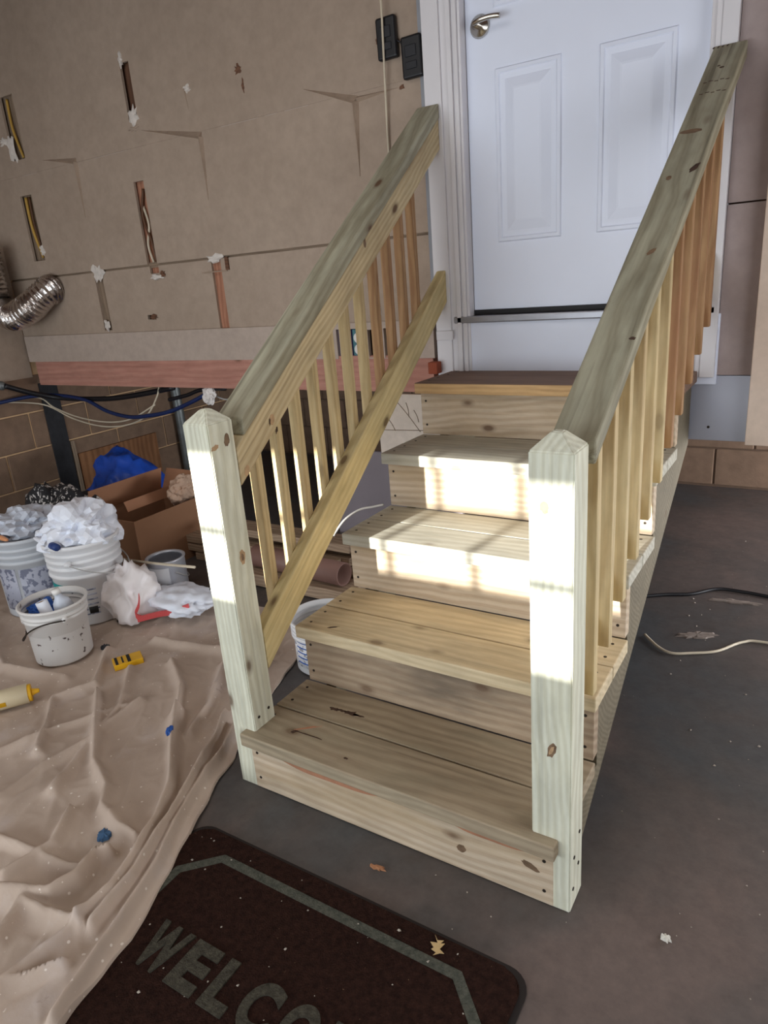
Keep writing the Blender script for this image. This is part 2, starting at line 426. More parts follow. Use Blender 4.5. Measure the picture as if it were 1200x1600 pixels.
def crumple_bm(radii, seed, sub=3, amp=.25, freq=1.8, flat=None, ridge=True, jit=.05):
    """crumpled sheet material: broad folds plus facets"""
    bm = bmesh.new(); bmesh.ops.create_icosphere(bm, subdivisions=sub, radius=1)
    off = Vector((seed * 3.7, seed * 1.3, seed * 2.9)); r = random.Random(seed)
    for v in bm.verts:
        d = v.co.normalized()
        n1 = noise.noise(d * freq + off); n2 = noise.noise(d * freq * 2.1 + off)
        k = 1 + amp * (.9 * n1 + .7 * (.4 - abs(n2) * 1.8)) + jit * (r.random() - .5) * 2
        v.co = Vector((d.x * radii[0], d.y * radii[1], d.z * radii[2])) * k
        if flat is not None and v.co.z < flat: v.co.z = flat
    return bm
def crumple(name, loc, radii, mat, seed, parent=None, **kw):
    smooth = kw.pop('smooth', False)
    bm = crumple_bm(radii, seed, **kw)
    for v in bm.verts: v.co += Vector(loc)
    return centred(name, bm, mat, parent, smooth)
def disc_blob(name, loc, rx, ry, h, mat, seed, parent=None, rot=0, pts=22, amp=.35):
    """small irregular flat chip with thickness"""
    bm = bmesh.new(); rnd = random.Random(seed); lo, hi = [], []
    for i in range(pts):
        a = 2 * math.pi * i / pts
        k = 1 + amp * (rnd.random() - .5) * 2
        x, y = rx * k * math.cos(a), ry * k * math.sin(a)
        x, y = x * math.cos(rot) - y * math.sin(rot), x * math.sin(rot) + y * math.cos(rot)
        lo.append(bm.verts.new((x, y, 0))); hi.append(bm.verts.new((x * .9, y * .9, h * (.6 + .5 * rnd.random()))))
    bm.faces.new(lo[::-1]); c = bm.verts.new((0, 0, h))
    for i in range(pts):
        j = (i + 1) % pts
        bm.faces.new((lo[i], lo[j], hi[j], hi[i])); bm.faces.new((hi[i], hi[j], c))
    for v in bm.verts: v.co += Vector(loc)
    return centred(name, bm, mat, parent)

# ------------------------------------------------------------------ dimensions measured from the photograph
YW = 1.38            # face of the house wall
XL = -2.85           # left garage wall
XR = 2.6             # right garage wall
YF = -3.2            # front (street) wall
ZC = 2.75            # ceiling
YB = 3.2             # foundation wall below the house
RISE, RUN, Z1 = .19, .2723, .1855
TT = .038

# ------------------------------------------------------------------ setting: floor, ceiling, outer walls
f = box('floor', XL - .2, XR + .2, YF - .2, YB + .3, -.12, 0, 'floor', None, 0); tag(f, kind='structure')
f = box('ceiling', XL - .2, XR + .2, YF - .2, YB + .3, ZC, ZC + .1, 'stud_dark', None, 0); tag(f, kind='structure')
f = box('wall_right', XR, XR + .15, YF - .2, YB + .3, 0, ZC, 'block_back', None, 0); tag(f, kind='structure')

# street-side wall behind the camera, with one divided window the low sun shines through
WX0, WX1, WZ0, WZ1 = -.62, .60, 1.322, 1.735
wf = thing('wall_front', (0, YF, 0), kind='structure')
for i, (a, b_, c, d) in enumerate(((XL - .2, WX0, 0, ZC), (WX1, XR + .2, 0, ZC), (WX0, WX1, 0, WZ0), (WX0, WX1, WZ1, ZC))):
    box('wall_section', a, b_, YF - .12, YF, c, d, 'drywall', wf, 0)
wn = thing('window_1', (0, YF - .06, WZ0), kind='structure')
for nm, a, b_, c, d in (('window_frame', WX0, WX0 + .02, WZ0, WZ1), ('window_frame', WX1 - .02, WX1, WZ0, WZ1),
                        ('window_frame', WX0 + .02, WX1 - .02, WZ0, WZ0 + .015), ('window_frame', WX0 + .02, WX1 - .02, WZ1 - .015, WZ1)):
    box(nm, a, b_, YF - .10, YF - .03, c, d, 'white_trim', wn, .002)
vb = [-.321, -.036, .249]
ZM = 1.524
for x in vb: box('muntin', x - .012, x + .012, YF - .08, YF - .05, WZ0 + .015, WZ1 - .015, 'white_trim', wn, .002)
xs = [WX0 + .02] + vb + [WX1 - .02]
for i in range(4):
    a = xs[i] + (.012 if i else 0); b_ = xs[i + 1] - (.012 if i < 3 else 0)
    box('muntin', a, b_, YF - .08, YF - .05, ZM - .012, ZM + .012, 'white_trim', wn, .002)
    for c, d in ((WZ0 + .015, ZM - .012), (ZM + .012, WZ1 - .015)):
        box('pane', a, b_, YF - .067, YF - .063, c, d, 'glass', wn, 0)

# ------------------------------------------------------------------ left wall: block courses below, plaster above
wl = thing('wall_left', (XL, 1.0, 0), kind='structure')
box('wall_core', XL - .2, XL - .006, YF - .2, YB + .3, 0, ZC, 'mortar', wl, 0)
box('plaster_face', XL - .006, XL + .004, YF, YW, .903, ZC, 'drywall', wl, 0)
def block_mesh(nm, L, H, T):
    bm = bmesh.new()
    vs = [bm.verts.new(p) for p in boxpts(-L / 2, L / 2, -T / 2, T / 2, -H / 2, H / 2)]
    for q in HEX: bm.faces.new([vs[i] for i in q])
    bmesh.ops.bevel(bm, geom=list(bm.edges), offset=.004, segments=1, affect='EDGES')
    bmesh.ops.recalc_face_normals(bm, faces=bm.faces)
    me = bpy.data.meshes.new(nm); bm.to_mesh(me); bm.free(); return me
BL, BH, JT = .40, .2222, .009
full = block_mesh('concrete_block', BL - JT, BH - JT, .03)
half = block_mesh('concrete_block_half', BL / 2 - JT, BH - JT, .03)
rnd = random.Random(3)
for r in range(4):
    zc = .03 + r * BH + BH / 2 + .0
    y = -.6 + (0 if r % 2 else -.2)
    while y < YB - .05:
        mw = Matrix.Translation((XL - .012 + rnd.uniform(-.002, .002), y + .3, zc)) @ Matrix.Rotation(math.pi / 2, 4, 'Z')
        if y + .3 + BL / 2 < YB + .2: link('concrete_block', full, 'block', wl, mw)
        y += BL
# dark tar strip, plywood panel, pipe
box('tar_strip', XL + .003, XL + .012, 1.400, 1.520, .0, .86, 'blackcol', wl, .002)
box('furring_strip', XL + .003, XL + .018, 1.527, 1.552, .0, .47, 'stud_grey', wl, .002, (0, 0, 1))
p_ = box('plywood_panel', XL + .003, XL + .02, 1.562, 2.20, .0, .378, 'ply', None, .002, (0, 0, 1))
tag(p_, 'brown plywood panel leaning on the tan block wall', 'panel')
pp = tube('conduit_pipe', [(XL + .05, 2.42, 0), (XL + .05, 2.42, .45), (XL + .05, 2.41, .86)], .035, 'grey_pipe', None, 3, 14)
tag(pp, 'grey vertical pipe by the block wall beyond the plywood', 'pipe')
cf = thing('connector_fitting', (XL + .06, 1.15, .88), 'silvery cable fitting on the wall at left edge', 'fitting')
tube('fitting_body', [(XL + .005, 1.13, .893), (XL + .055, 1.165, .885)], .02, 'grey_pipe', cf, 2, 12)
tube('fitting_ring', [(XL + .035, 1.151, .888), (XL + .048, 1.160, .886)], .026, 'grey_pipe', cf, 2, 8)

# ------------------------------------------------------------------ foundation wall far below the house
wbk = thing('wall_foundation', (0, YB, 0), kind='structure')
box('wall_core', XL, XR, YB + .006, YB + .2, 0, 1.0, 'mortar_dark', wbk, 0)
for r in range(4):
    zc = .01 + r * BH + BH / 2
    x = XL + (.2 if r % 2 else .0)
    while x < XR - .3:
        link('concrete_block', full, 'block_back', wbk, Matrix.Translation((x + BL / 2, YB + .012 + rnd.uniform(-.002, .002), zc)))
        x += BL
f = box('floor_house', XL, XR, YW + .13, YB + .2, .90, .96, 'stud_dark', None, 0); tag(f, kind='structure')
f = box('wall_sheathing', XL, XR, YW + .09, YW + .12, .862, ZC, 'stud_dark', None, 0); tag(f, kind='structure')

# ------------------------------------------------------------------ house wall: drywall sheets with cut slots
DX0, DX1 = -.075, .945          # door unit incl. casing
wb = thing('wall_back', (-1.4, YW, 1.14), kind='structure')
def sheet(name, x0, x1, z0, z1, holes, mat, y0=YW, th=.013, parent=wb):
    xs = sorted(set([x0, x1] + [v for h in holes for v in h[:2]])); zs = sorted(set([z0, z1] + [v for h in holes for v in h[2:]]))
    bm = bmesh.new(); V = {}
    def v(i, k, s):
        if (i, k, s) not in V: V[(i, k, s)] = bm.verts.new((xs[i], y0 + (th if s else 0), zs[k]))
        return V[(i, k, s)]
    def inside(i, k):
        if not (0 <= i < len(xs) - 1 and 0 <= k < len(zs) - 1): return False
        cx, cz = (xs[i] + xs[i + 1]) / 2, (zs[k] + zs[k + 1]) / 2
        return not any(h[0] < cx < h[1] and h[2] < cz < h[3] for h in holes)
    for i in range(len(xs) - 1):
        for k in range(len(zs) - 1):
            if not inside(i, k): continue
            for s in (0, 1): bm.faces.new((v(i, k, s), v(i + 1, k, s), v(i + 1, k + 1, s), v(i, k + 1, s)))
            if not inside(i - 1, k): bm.faces.new((v(i, k, 0), v(i, k + 1, 0), v(i, k + 1, 1), v(i, k, 1)))
            if not inside(i + 1, k): bm.faces.new((v(i + 1, k, 0), v(i + 1, k + 1, 0), v(i + 1, k + 1, 1), v(i + 1, k, 1)))
            if not inside(i, k - 1): bm.faces.new((v(i, k, 0), v(i + 1, k, 0), v(i + 1, k, 1), v(i, k, 1)))
            if not inside(i, k + 1): bm.faces.new((v(i, k + 1, 0), v(i + 1, k + 1, 0), v(i + 1, k + 1, 1), v(i, k + 1, 1)))
    return bm_to(name, bm, mat, parent)
HA = (-1.612, -1.552, 2.085, 2.318); HB = (-2.565, -2.452, 2.05, 2.35)
HC = (-2.572, -2.470, 1.545, 1.878); HD = (-1.655, -1.585, 1.462, 1.833); HD2 = (-1.648, -1.585, 1.418, 1.452)
HE = (-2.085, -2.022, 1.156, 1.452); HF = (-1.228, -1.168, 1.138, 1.452)
HM = (-1.725, -1.672, 1.20, 1.222)
sheet('drywall_sheet', XL + .004, DX0, 1.9745, ZC, [HA, HB], 'drywall', YW)
sheet('drywall_sheet', XL + .004, DX0, 1.462, 1.974, [HC, HD], 'drywall', YW)
sheet('drywall_sheet', XL + .004, DX0, 1.147, 1.452, [HE, HF, HD2, HM], 'drywall', YW + .004)
box('joint_tape', XL + .004, DX0, YW + .0135, YW + .016, 1.445, 1.470, 'stud_grey', wb, 0)
# things seen inside the slots
def slot(h, mat, y=YW + .022, grow=.03):
    box('stud', h[0] - grow, h[1] + grow, y, y + .04, h[2] - .05, h[3] + .05, mat, wb, 0, (0, 0, 1))
slot(HA, 'stud_dark', YW + .030); slot(HB, 'stud_grey', YW + .026); slot(HC, 'stud_grey', YW + .024); slot(HD, 'stud', YW + .022); slot(HD2, 'stud', YW + .0221, .01)
slot(HE, 'stud_grey', YW + .018); slot(HF, 'stud', YW + .017)
tube('wire', [(-2.53, YW + .018, 2.34), (-2.52, YW + .010, 2.2), (-2.49, YW + .018, 2.06)], .007, 'wire_y', wb)
tube('wire', [(-2.545, YW + .014, 1.87), (-2.535, YW + .008, 1.72), (-2.50, YW + .014, 1.56)], .008, 'wire_y', wb)
tube('wire', [(-2.515, YW + .014, 1.87), (-2.51, YW + .008, 1.72), (-2.485, YW + .014, 1.56)], .006, 'wire_b', wb)
tube('wire', [(-1.61, YW + .014, 1.80), (-1.635, YW + .006, 1.68), (-1.60, YW + .006, 1.56), (-1.60, YW + .012, 1.47)], .007, 'wire_b', wb)
tube('wire', [(-1.635, YW + .014, 1.74), (-1.605, YW + .008, 1.64), (-1.632, YW + .006, 1.55), (-1.62, YW + .012, 1.47)], .006, 'cable_wht', wb)
def wall_blob(name, x, z, rx, rz, mat, seed, y=YW, h=.006, amp=.4):
    bm = bmesh.new(); r = random.Random(seed); n = 18; A, B = [], []
    for i in range(n):
        a = 2 * math.pi * i / n; k = 1 + amp * (r.random() * 2 - 1)
        A.append(bm.verts.new((x + rx * k * math.cos(a), y + .001, z + rz * k * math.sin(a))))
        B.append(bm.verts.new((x + rx * k * .75 * math.cos(a), y - h * (.4 + r.random() * .8), z + rz * k * .75 * math.sin(a))))
    c = bm.verts.new((x, y - h, z))
    for i in range(n):
        j = (i + 1) % n
        bm.faces.new((A[i], A[j], B[j], B[i])); bm.faces.new((B[i], B[j], c))
    return bm_to(name, bm, mat, wb)
for i, (x, z, a, b_, m_) in enumerate(((-1.575, 2.10, .03, .04, 'plaster'), (-1.60, 2.33, .015, .03, 'plaster'), (-1.585, 2.052, .035, .012, 'drywall'),
        (-2.55, 2.11, .035, .07, 'plaster'), (-2.60, 2.15, .05, .02, 'plaster'), (-2.475, 1.60, .02, .03, 'plaster'),
        (-2.045, 1.447, .045, .045, 'plaster'), (-2.05, 1.185, .022, .03, 'plaster'), (-1.20, 1.455, .055, .018, 'plaster'),
        (-1.60, 1.40, .05, .014, 'plaster'), (-.335, 1.19, .018, .025, 'plaster'), (-1.215, 2.145, .02, .015, 'plaster'))):
    wall_blob('plaster_patch', x, z, a, b_, m_, 40 + i)
for i, (x, z, a, b_) in enumerate(((-.916, 2.158, .018, .02), (-.90, 2.10, .006, .03), (-1.68, 1.212, .03, .012), (-.245, 2.115, .01, .012), (-1.56, 1.41, .018, .016), (-.155, 1.956, .012, .008))):
    wall_blob('drywall_gouge', x, z, a, b_, 'stud_dark', 80 + i, h=.003)
# folded torn-paper ridges: a ridge drops from each joint, with an arm to the left (and right)
def wedge(x0, z0, x1, z1, w0, h0, mat='torn'):
    """tapering ridge from (x0,z0), wide, to (x1,z1), pointed, standing off the wall"""
    d = Vector((x1 - x0, 0, z1 - z0)); n = Vector((-d.z, 0, d.x)).normalized()
    bm = bmesh.new(); rows = []
    for t in (0, .25, .5, .75, 1):
        c = Vector((x0, YW, z0)) + d * t; w_ = w0 * (1 - t) + .002; h = h0 * (1 - t * .9)
        rows.append([bm.verts.new(c + n * w_ * .5 + Vector((0, .002, 0))), bm.verts.new(c + n * w_ * .15 + Vector((0, -h, 0))), bm.verts.new(c - n * w_ * .5 + Vector((0, .002, 0)))])
    for a, b_ in zip(rows, rows[1:]):
        for k in (0, 1): bm.faces.new((a[k], a[k + 1], b_[k + 1], b_[k]))
    bm.faces.new(rows[0]); bm.faces.new(rows[-1])
    return bm_to('torn_paper_fold', bm, mat, wb)
for (cx, cz, lx, lz, bz, rx, rz) in ((-.36, 1.95, -.595, 2.03, 1.69, -.172, 1.957), (-1.177, 1.958, -1.54, 2.037, 1.70, None, None), (-2.051, 1.98, -2.31, 2.022, 1.72, None, None)):
    wedge(cx, cz - .006, cx - .005, bz, .032, .018); wedge(cx + .008, cz, lx, lz, .030, .018)
    if rx: wedge(cx, cz, rx, rz, .022, .013)
wedge(-1.235, 2.15, -1.222, 2.06, .012, .005)
# ragged plaster line along the upper joint
for i, (a, b_) in enumerate(((-2.5, -2.38), (-1.9, -1.66), (-1.05, -.84), (-.80, -.74), (-.70, -.58))):
    solid('joint_line', boxpts(a, b_, YW - .001, YW + .004, 1.9705, 1.973), (1, 0, 0), 'drywall_lo', wb, 0)
box('cut_edge', -1.29, -1.13, YW - .002, YW + .004, 1.395, 1.400, 'torn', wb, 0)
box('cut_edge', -1.135, -1.115, YW - .003, YW + .004, 1.40, 1.456, 'stud_dark', wb, 0)

t1 = thing('trim_1', (-1.4, YW, 1.008), kind='structure')
OUT1 = (-.545, -.405, .994, 1.118); OUT2 = (-.385, -.345, .999, 1.112); OUT3 = (-.306, -.272, .996, 1.116)
bm_s = sheet('fascia_board', XL + .02, DX0, 1.009, 1.142, [OUT1, OUT2, OUT3], 'drywall_lo', YW - .008, .02, t1)
t2 = box('trim_2', XL + .07, -.085, YW - .004, YW + .036, .856, 1.006, 'joist', None, .002); tag(t2, kind='structure')
box('back_of_box', -.60, -.25, YW + .03, YW + .034, .99, 1.13, 'cavity', t1, 0)
# outlets set into the fascia
for nm, x, mt, lab in (('power_outlet', -.510, 'outlet_purple', 'white duplex outlet in purple box behind left balusters'), ('power_outlet', -.438, 'outlet_teal', 'white duplex outlet in teal box behind left balusters')):
    e = thing(nm, (x, YW, 1.0), lab, 'outlet')
    box('outlet_box', x - .033, x + .033, YW + .004, YW + .028, .996, 1.116, mt, e, .003)
    for zz in (1.032, 1.080):
        bm = lathe_bm([(0, 0), (.022, 0), (.022, .008), (.018, .012), (0, .012)], 20)
        bm_to('receptacle', bm, 'outlet', e, Matrix.Translation((x, YW + .004, zz)) @ Matrix.Rotation(math.pi / 2, 4, 'X'))

# ------------------------------------------------------------------ door unit
d1 = thing('door_1', (.48, YW, 1.12), kind='structure')
YD = YW + .028
slab = box('door_slab', .088, .868, YD, YD + .04, 1.168, 2.72, 'white_paint', d1, .002)
def door_panel(x0, x1, z0, z1):
    prof = [(0, .0), (.004, .006), (.014, .007), (.018, .002), (.030, .002), (.036, .0015), (.066, .011), (.072, .012)]
    bm = bmesh.new(); rows = []
    for ins, h in prof:
        rows.append([bm.verts.new((x, YD - h, z)) for x, z in ((x0 + ins, z0 + ins), (x1 - ins, z0 + ins), (x1 - ins, z1 - ins), (x0 + ins, z1 - ins))])
    for a, b_ in zip(rows, rows[1:]):
        for k in range(4): bm.faces.new((a[k], a[(k + 1) % 4], b_[(k + 1) % 4], b_[k]))
    bm.faces.new(rows[-1])
    return bm_to('door_panel', bm, 'white_paint', d1)
for x0, x1 in ((.192, .424), (.545, .777)):
    door_panel(x0, x1, 1.400, 1.950); door_panel(x0, x1, 2.125, 2.60)
box('door_sweep', .088, .868, YD - .004, YD + .03, 1.150, 1.168, 'sweep', d1, .001)
h_ = thing('door_handle', (.143, YD, 2.085)); h_.parent = d1; h_.matrix_basis = world_of(d1).inverted() @ Matrix.Translation((.143, YD, 2.085))
rose = bm_to('rose', lathe_bm([(0, 0), (.034, 0), (.036, .004), (.030, .012), (.014, .018), (.012, .045), (0, .046)], 28), 'nickel', h_,
             Matrix.Translation((.143, YD, 2.083)) @ Matrix.Rotation(math.pi / 2, 4, 'X'), True)
tube('lever', [(.139, YD - .045, 2.083), (.165, YD - .052, 2.087), (.20, YD - .050, 2.089), (.232, YD - .046, 2.086)], .0085, 'nickel', h_, 5, 12)
box('threshold', .022, .935, YW - .022, YD + .04, 1.124, 1.149, 'sill', d1, .004)
box('kick_board', -.03, .95, YW - .006, YW + .06, .90, 1.124, 'white_paint', d1, .002)
# casing: stepped brick-mould boards left and right
def casing(x_in, sgn, z0, z1, nm='casing'):
    for a, b_, dp in ((0, .010, .012), (.010, .024, .020), (.024, .032, .013), (.032, .050, .022), (.050, .075, .016), (.075, .140, .024)):
        xa, xb = sorted((x_in + sgn * a, x_in + sgn * b_))
        box(nm + '_strip', xa, xb, YW - dp, YW + .04, z0, z1, 'white_trim', d1, .002, (0, 0, 1))
casing(.086, -1, .90, ZC - .02)
for a, b_, dp in ((.870, .884, .010), (.884, .900, .018), (.900, .944, .022)):
    box('casing_strip', a, b_, YW - dp, YW + .04, .925, ZC - .02, 'white_trim', d1, .002, (0, 0, 1))
box('caulk_strip', DX0 - .004, -.054, YW - .002, YW + .006, 1.15, ZC - .02, 'grey_strip', d1, .001)
box('hinge_block', -.05, .02, YW - .034, YW - .024, 1.065, 1.10, 'white_trim', d1, .002)
# wall right of the door
wr = thing('wall_back_right', (1.3, YW, .72), kind='structure')
box('drywall_sheet', .9455, XR, YW + .002, YW + .015, 1.445, ZC, 'drywall_r', wr, 0)
box('drywall_sheet', .9455, XR, YW + .002, YW + .015, .93, 1.440, 'drywall_r', wr, 0)
box('rim_sheet', .60, XR, YW + .004, YW + .02, .712, .928, 'grey_panel', wr, .001)
bm = lathe_bm([(0, 0), (.0045, 0), (.0045, .002), (0, .003)], 10)
bm_to('screw', bm, 'screw', wr, Matrix.Translation((.936, YW + .004, .757)) @ Matrix.Rotation(math.pi / 2, 4, 'X'))
box('wall_chase', 1.052, XR, YW - .04, YW, .712, ZC, 'beige_panel', wr, .002)

# ------------------------------------------------------------------ staircase
st = thing('wooden_staircase', (.45, .6, 0), 'pale new pine staircase with railings leading up to white door', 'staircase')
def screws(parent, pts, nrm):
    for p_ in pts:
        q = Vector(nrm).to_track_quat('Z', 'Y').to_matrix().to_4x4(); q.translation = Vector(p_)
        bm = lathe_bm([(0, -.001), (.0042, -.001), (.0042, .0006), (0, .0006)], 8)
        bm_to('screw', bm, 'screw', parent, q)
zt = [Z1 + k * RISE for k in range(5)]
xl = [.020, .020, .018, .010, .000]; xr = [.886, .890, .892, .893, .894]
OV = .026
# newel posts (with pyramid tops)
PL0, PL1, PR0, PR1, PW = -.0267, .0555, .8295, .9117, .0822
def post(x0, x1, h, notch_side):
    bm = bmesh.new(); PWy = PW; ap = .030; fl = .010
    cx, cy = (x0 + x1) / 2, PWy / 2
    lo = [bm.verts.new(p) for p in ((x0, 0, 0), (x1, 0, 0), (x1, PWy, 0), (x0, PWy, 0))]
    hi = [bm.verts.new(p) for p in ((x0, 0, h), (x1, 0, h), (x1, PWy, h), (x0, PWy, h))]
    tp = [bm.verts.new((cx + sx * fl, cy + sy * fl, h + ap)) for sx, sy in ((-1, -1), (1, -1), (1, 1), (-1, 1))]
    bm.faces.new(lo[::-1]); bm.faces.new(tp)
    for k in range(4):
        j = (k + 1) % 4
        bm.faces.new((lo[k], lo[j], hi[j], hi[k])); bm.faces.new((hi[k], hi[j], tp[j], tp[k]))
    bmesh.ops.bevel(bm, geom=list(bm.edges), offset=.0025, segments=2, affect='EDGES')
    R = Matrix(((0, 0, 1), (0, 1, 0), (-1, 0, 0))).transposed()   # local X = world Z
    R = Matrix((Vector((0, 0, 1)), Vector((0, 1, 0)), Vector((-1, 0, 0)))).transposed()
    c = Vector((cx, cy, h / 2))
    for v in bm.verts: v.co = R.transposed() @ (v.co - c)
    mw = R.to_4x4(); mw.translation = c
    return bm_to('newel_post', bm, 'post', st, mw)
pL = post(PL0, PL1, 1.0206, 1); pR = post(PR0, PR1, 1.008, -1)
screws(pL, [(PL1 + .001, .02, .22), (PL1 + .001, .06, .225)], (1, 0, 0))
screws(pR, [(PR1 + .001, .02, .05), (PR1 + .001, .055, .09), (PR1 + .001, .025, .13), (PR1 + .001, .06, .17)], (1, 0, 0))
# risers: the first sits flush between the posts' outer parts, the others span behind the nosings
for k in range(5):
    y0 = k * RUN
    zlo = 0.002 if k == 0 else zt[k - 1]
    zhi = zt[k] - TT
    a, b_ = xl[k] + .010, xr[k] - .010
    yy0, yy1 = (y0 - .0015, y0 + .0) if False else (y0, y0 + TT)
    if k == 0: yy0 = -.0012
    m_ = ['riser', 'riser_wear', 'riser', 'riser', 'riser'][k]
    if k == 0: yy1 = yy0 + .0375
    r_ = box('riser_board', a, b_, yy0, yy1, zlo, zhi, m_, st, .002)
    screws(r_, [(x, yy0 - .0005, z) for x in (a + .02, b_ - .02) for z in (zlo + .035, zhi - .03)], (0, -1, 0))
# treads: two boards each, front board with a small nosing
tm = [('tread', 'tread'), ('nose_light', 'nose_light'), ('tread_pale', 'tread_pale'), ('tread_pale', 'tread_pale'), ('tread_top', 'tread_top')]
for k in range(5):
    y0 = k * RUN - OV; y1 = (k + 1) * RUN if k < 4 else YW - .008
    ym = (k * RUN + .125) if k < 4 else k * RUN + .16
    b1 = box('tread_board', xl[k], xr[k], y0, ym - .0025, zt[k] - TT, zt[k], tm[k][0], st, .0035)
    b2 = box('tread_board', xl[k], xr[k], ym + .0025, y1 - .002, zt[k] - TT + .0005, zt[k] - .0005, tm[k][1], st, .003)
    for t_, yv in ((b1, (y0 + ym) / 2), (b2, (ym + y1) / 2)):
        screws(t_, [(x, yv + dy, zt[k] + .0) for x in (xl[k] + .03, xr[k] - .03) for dy in (-.035, .035)], (0, 0, 1))
box('nosing_face', xl[4] + .002, xr[4] - .002, 4 * RUN - OV - .002, 4 * RUN - OV + .002, zt[4] - TT + .001, zt[4] - .002, 'tread_brown', [o for o in st.children if o.name.startswith('tread_board')][8], .0008)
# knots, bark pockets and wane patches that show on the nearer boards
M['knot'] = plain('brown_knot', (116, 92, 70), .7, 0, .3, 60)
M['knot_pale'] = plain('pale_knot', (176, 144, 108), .7, 0, .25, 60)
M['bark'] = plain('dark_bark_pocket', (74, 54, 42), .9, 0, .35, 70, .6, 120)
M['wane'] = plain('red_brown_wane', (172, 122, 94), .8, 0, .16, 24, .3, 120)
def knot(parent, c, n, ax, a, b_, mat='knot', seed=1, amp=.18, nm='knot'):
    n = Vector(n).normalized(); ax = Vector(ax); ax = (ax - n * ax.dot(n)).normalized(); ay = n.cross(ax)
    r = random.Random(seed); bm = bmesh.new(); P = []
    for i in range(16):
        q = 2 * math.pi * i / 16; k = 1 + amp * (r.random() * 2 - 1)
        P.append(Vector(c) + ax * a * k * math.cos(q) + ay * b_ * k * math.sin(q))
    A = [bm.verts.new(p - n * .001) for p in P]; B = [bm.verts.new(p + n * .0006) for p in P]
    bm.faces.new(B)
    for i in range(16): bm.faces.new((A[i], A[(i + 1) % 16], B[(i + 1) % 16], B[i]))
    return bm_to(nm, bm, mat, parent)
kids = lambda nm: [o for o in st.children if o.name.split('.')[0] == nm]
knot(pR, (.872, 0, .403), (0, -1, 0), (.35, 0, 1), .019, .008, 'knot', 3); knot(pR, (.872, -.0004, .403), (0, -1, 0), (.35, 0, 1), .011, .004, 'knot_pale', 4)
knot(pR, (.859, 0, .908), (0, -1, 0), (0, 0, 1), .011, .008, 'knot_pale', 5)
knot(pL, (PL1, .055, .974), (1, 0, 0), (0, .2, 1), .015, .009, 'knot', 6); knot(pL, (PL1, .049, .674), (1, 0, 0), (0, 0, 1), .022, .010, 'knot_pale', 7)
knot(pL, (PL1 + .0003, .049, .674), (1, 0, 0), (0, 0, 1), .010, .005, 'knot', 8); knot(pL, (PL1, .014, .964), (1, 0, 0), (0, 1, .3), .013, .006, 'knot_pale', 9)
tb = kids('tread_board'); rb = kids('riser_board')
for i, (x, y, a, b_, m_) in enumerate(((.188, .178, .014, .006, 'bark'), (.215, .181, .016, .005, 'bark'), (.243, .183, .02, .008, 'bark'), (.262, .181, .018, .004, 'bark'))):
    knot(tb[1], (x, y, zt[0] - .0006), (0, 0, 1), (1, .05, 0), a, b_, m_, 20 + i, .4, 'bark_pocket')
for i, (x, y, a, b_, rx) in enumerate(((.151, .048, .009, .006, 1), (.172, .075, .034, .004, .8), (.20, .052, .05, .002, 0.0), (.338, .018, .006, .003, 0))):
    knot(tb[0], (x, y, zt[0]), (0, 0, 1), (1, rx, 0), a, b_, 'bark' if i != 1 else 'wane', 30 + i, .3, 'bark_pocket')
def wane(parent, x0, x1, ztop, depth, y=-.0016):
    bm = bmesh.new(); n = 20; U, D_ = [], []
    for i in range(n + 1):
        t = i / n; x = x0 + (x1 - x0) * t
        U.append((x, ztop)); D_.append((x, ztop - depth * math.sin(math.pi * t) ** .8 * (1 + .12 * math.sin(9 * t)) - .0003))
    P = U + D_[::-1][1:-1]
    A = [bm.verts.new((x, y, z)) for x, z in P]; B = [bm.verts.new((x, y + .002, z)) for x, z in P]
    bm.faces.new(A)
    for i in range(len(P)): bm.faces.new((A[i], A[(i + 1) % len(P)], B[(i + 1) % len(P)], B[i]))
    return bm_to('wane_patch', bm, 'wane', parent)
wane(rb[0], .08, .50, zt[0] - TT - .003, .036); wane(rb[0], .60, .862, zt[0] - TT - .003, .030)
knot(rb[0], (.661, -.0012, .064), (0, -1, 0), (1, 0, 0), .012, .010, 'knot', 41); knot(rb[0], (.825, -.0012, .090), (0, -1, 0), (1, 0, -.3), .022, .008, 'knot', 42)
knot(tb[2], (.13, .285, zt[1]), (0, 0, 1), (1, .7, 0), .018, .003, 'bark', 43, .4, 'bark_pocket')
# stringers (saw-tooth outline)
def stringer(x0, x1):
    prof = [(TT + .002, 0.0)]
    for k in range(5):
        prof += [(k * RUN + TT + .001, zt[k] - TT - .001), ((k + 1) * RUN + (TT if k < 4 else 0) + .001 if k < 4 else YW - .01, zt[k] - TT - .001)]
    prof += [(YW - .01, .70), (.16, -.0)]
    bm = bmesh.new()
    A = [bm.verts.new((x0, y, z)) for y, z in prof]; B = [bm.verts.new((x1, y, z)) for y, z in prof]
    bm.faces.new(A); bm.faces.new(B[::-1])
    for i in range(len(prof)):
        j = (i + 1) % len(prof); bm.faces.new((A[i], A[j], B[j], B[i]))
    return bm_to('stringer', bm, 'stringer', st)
stringer(.060, .096); stringer(.842, .878)
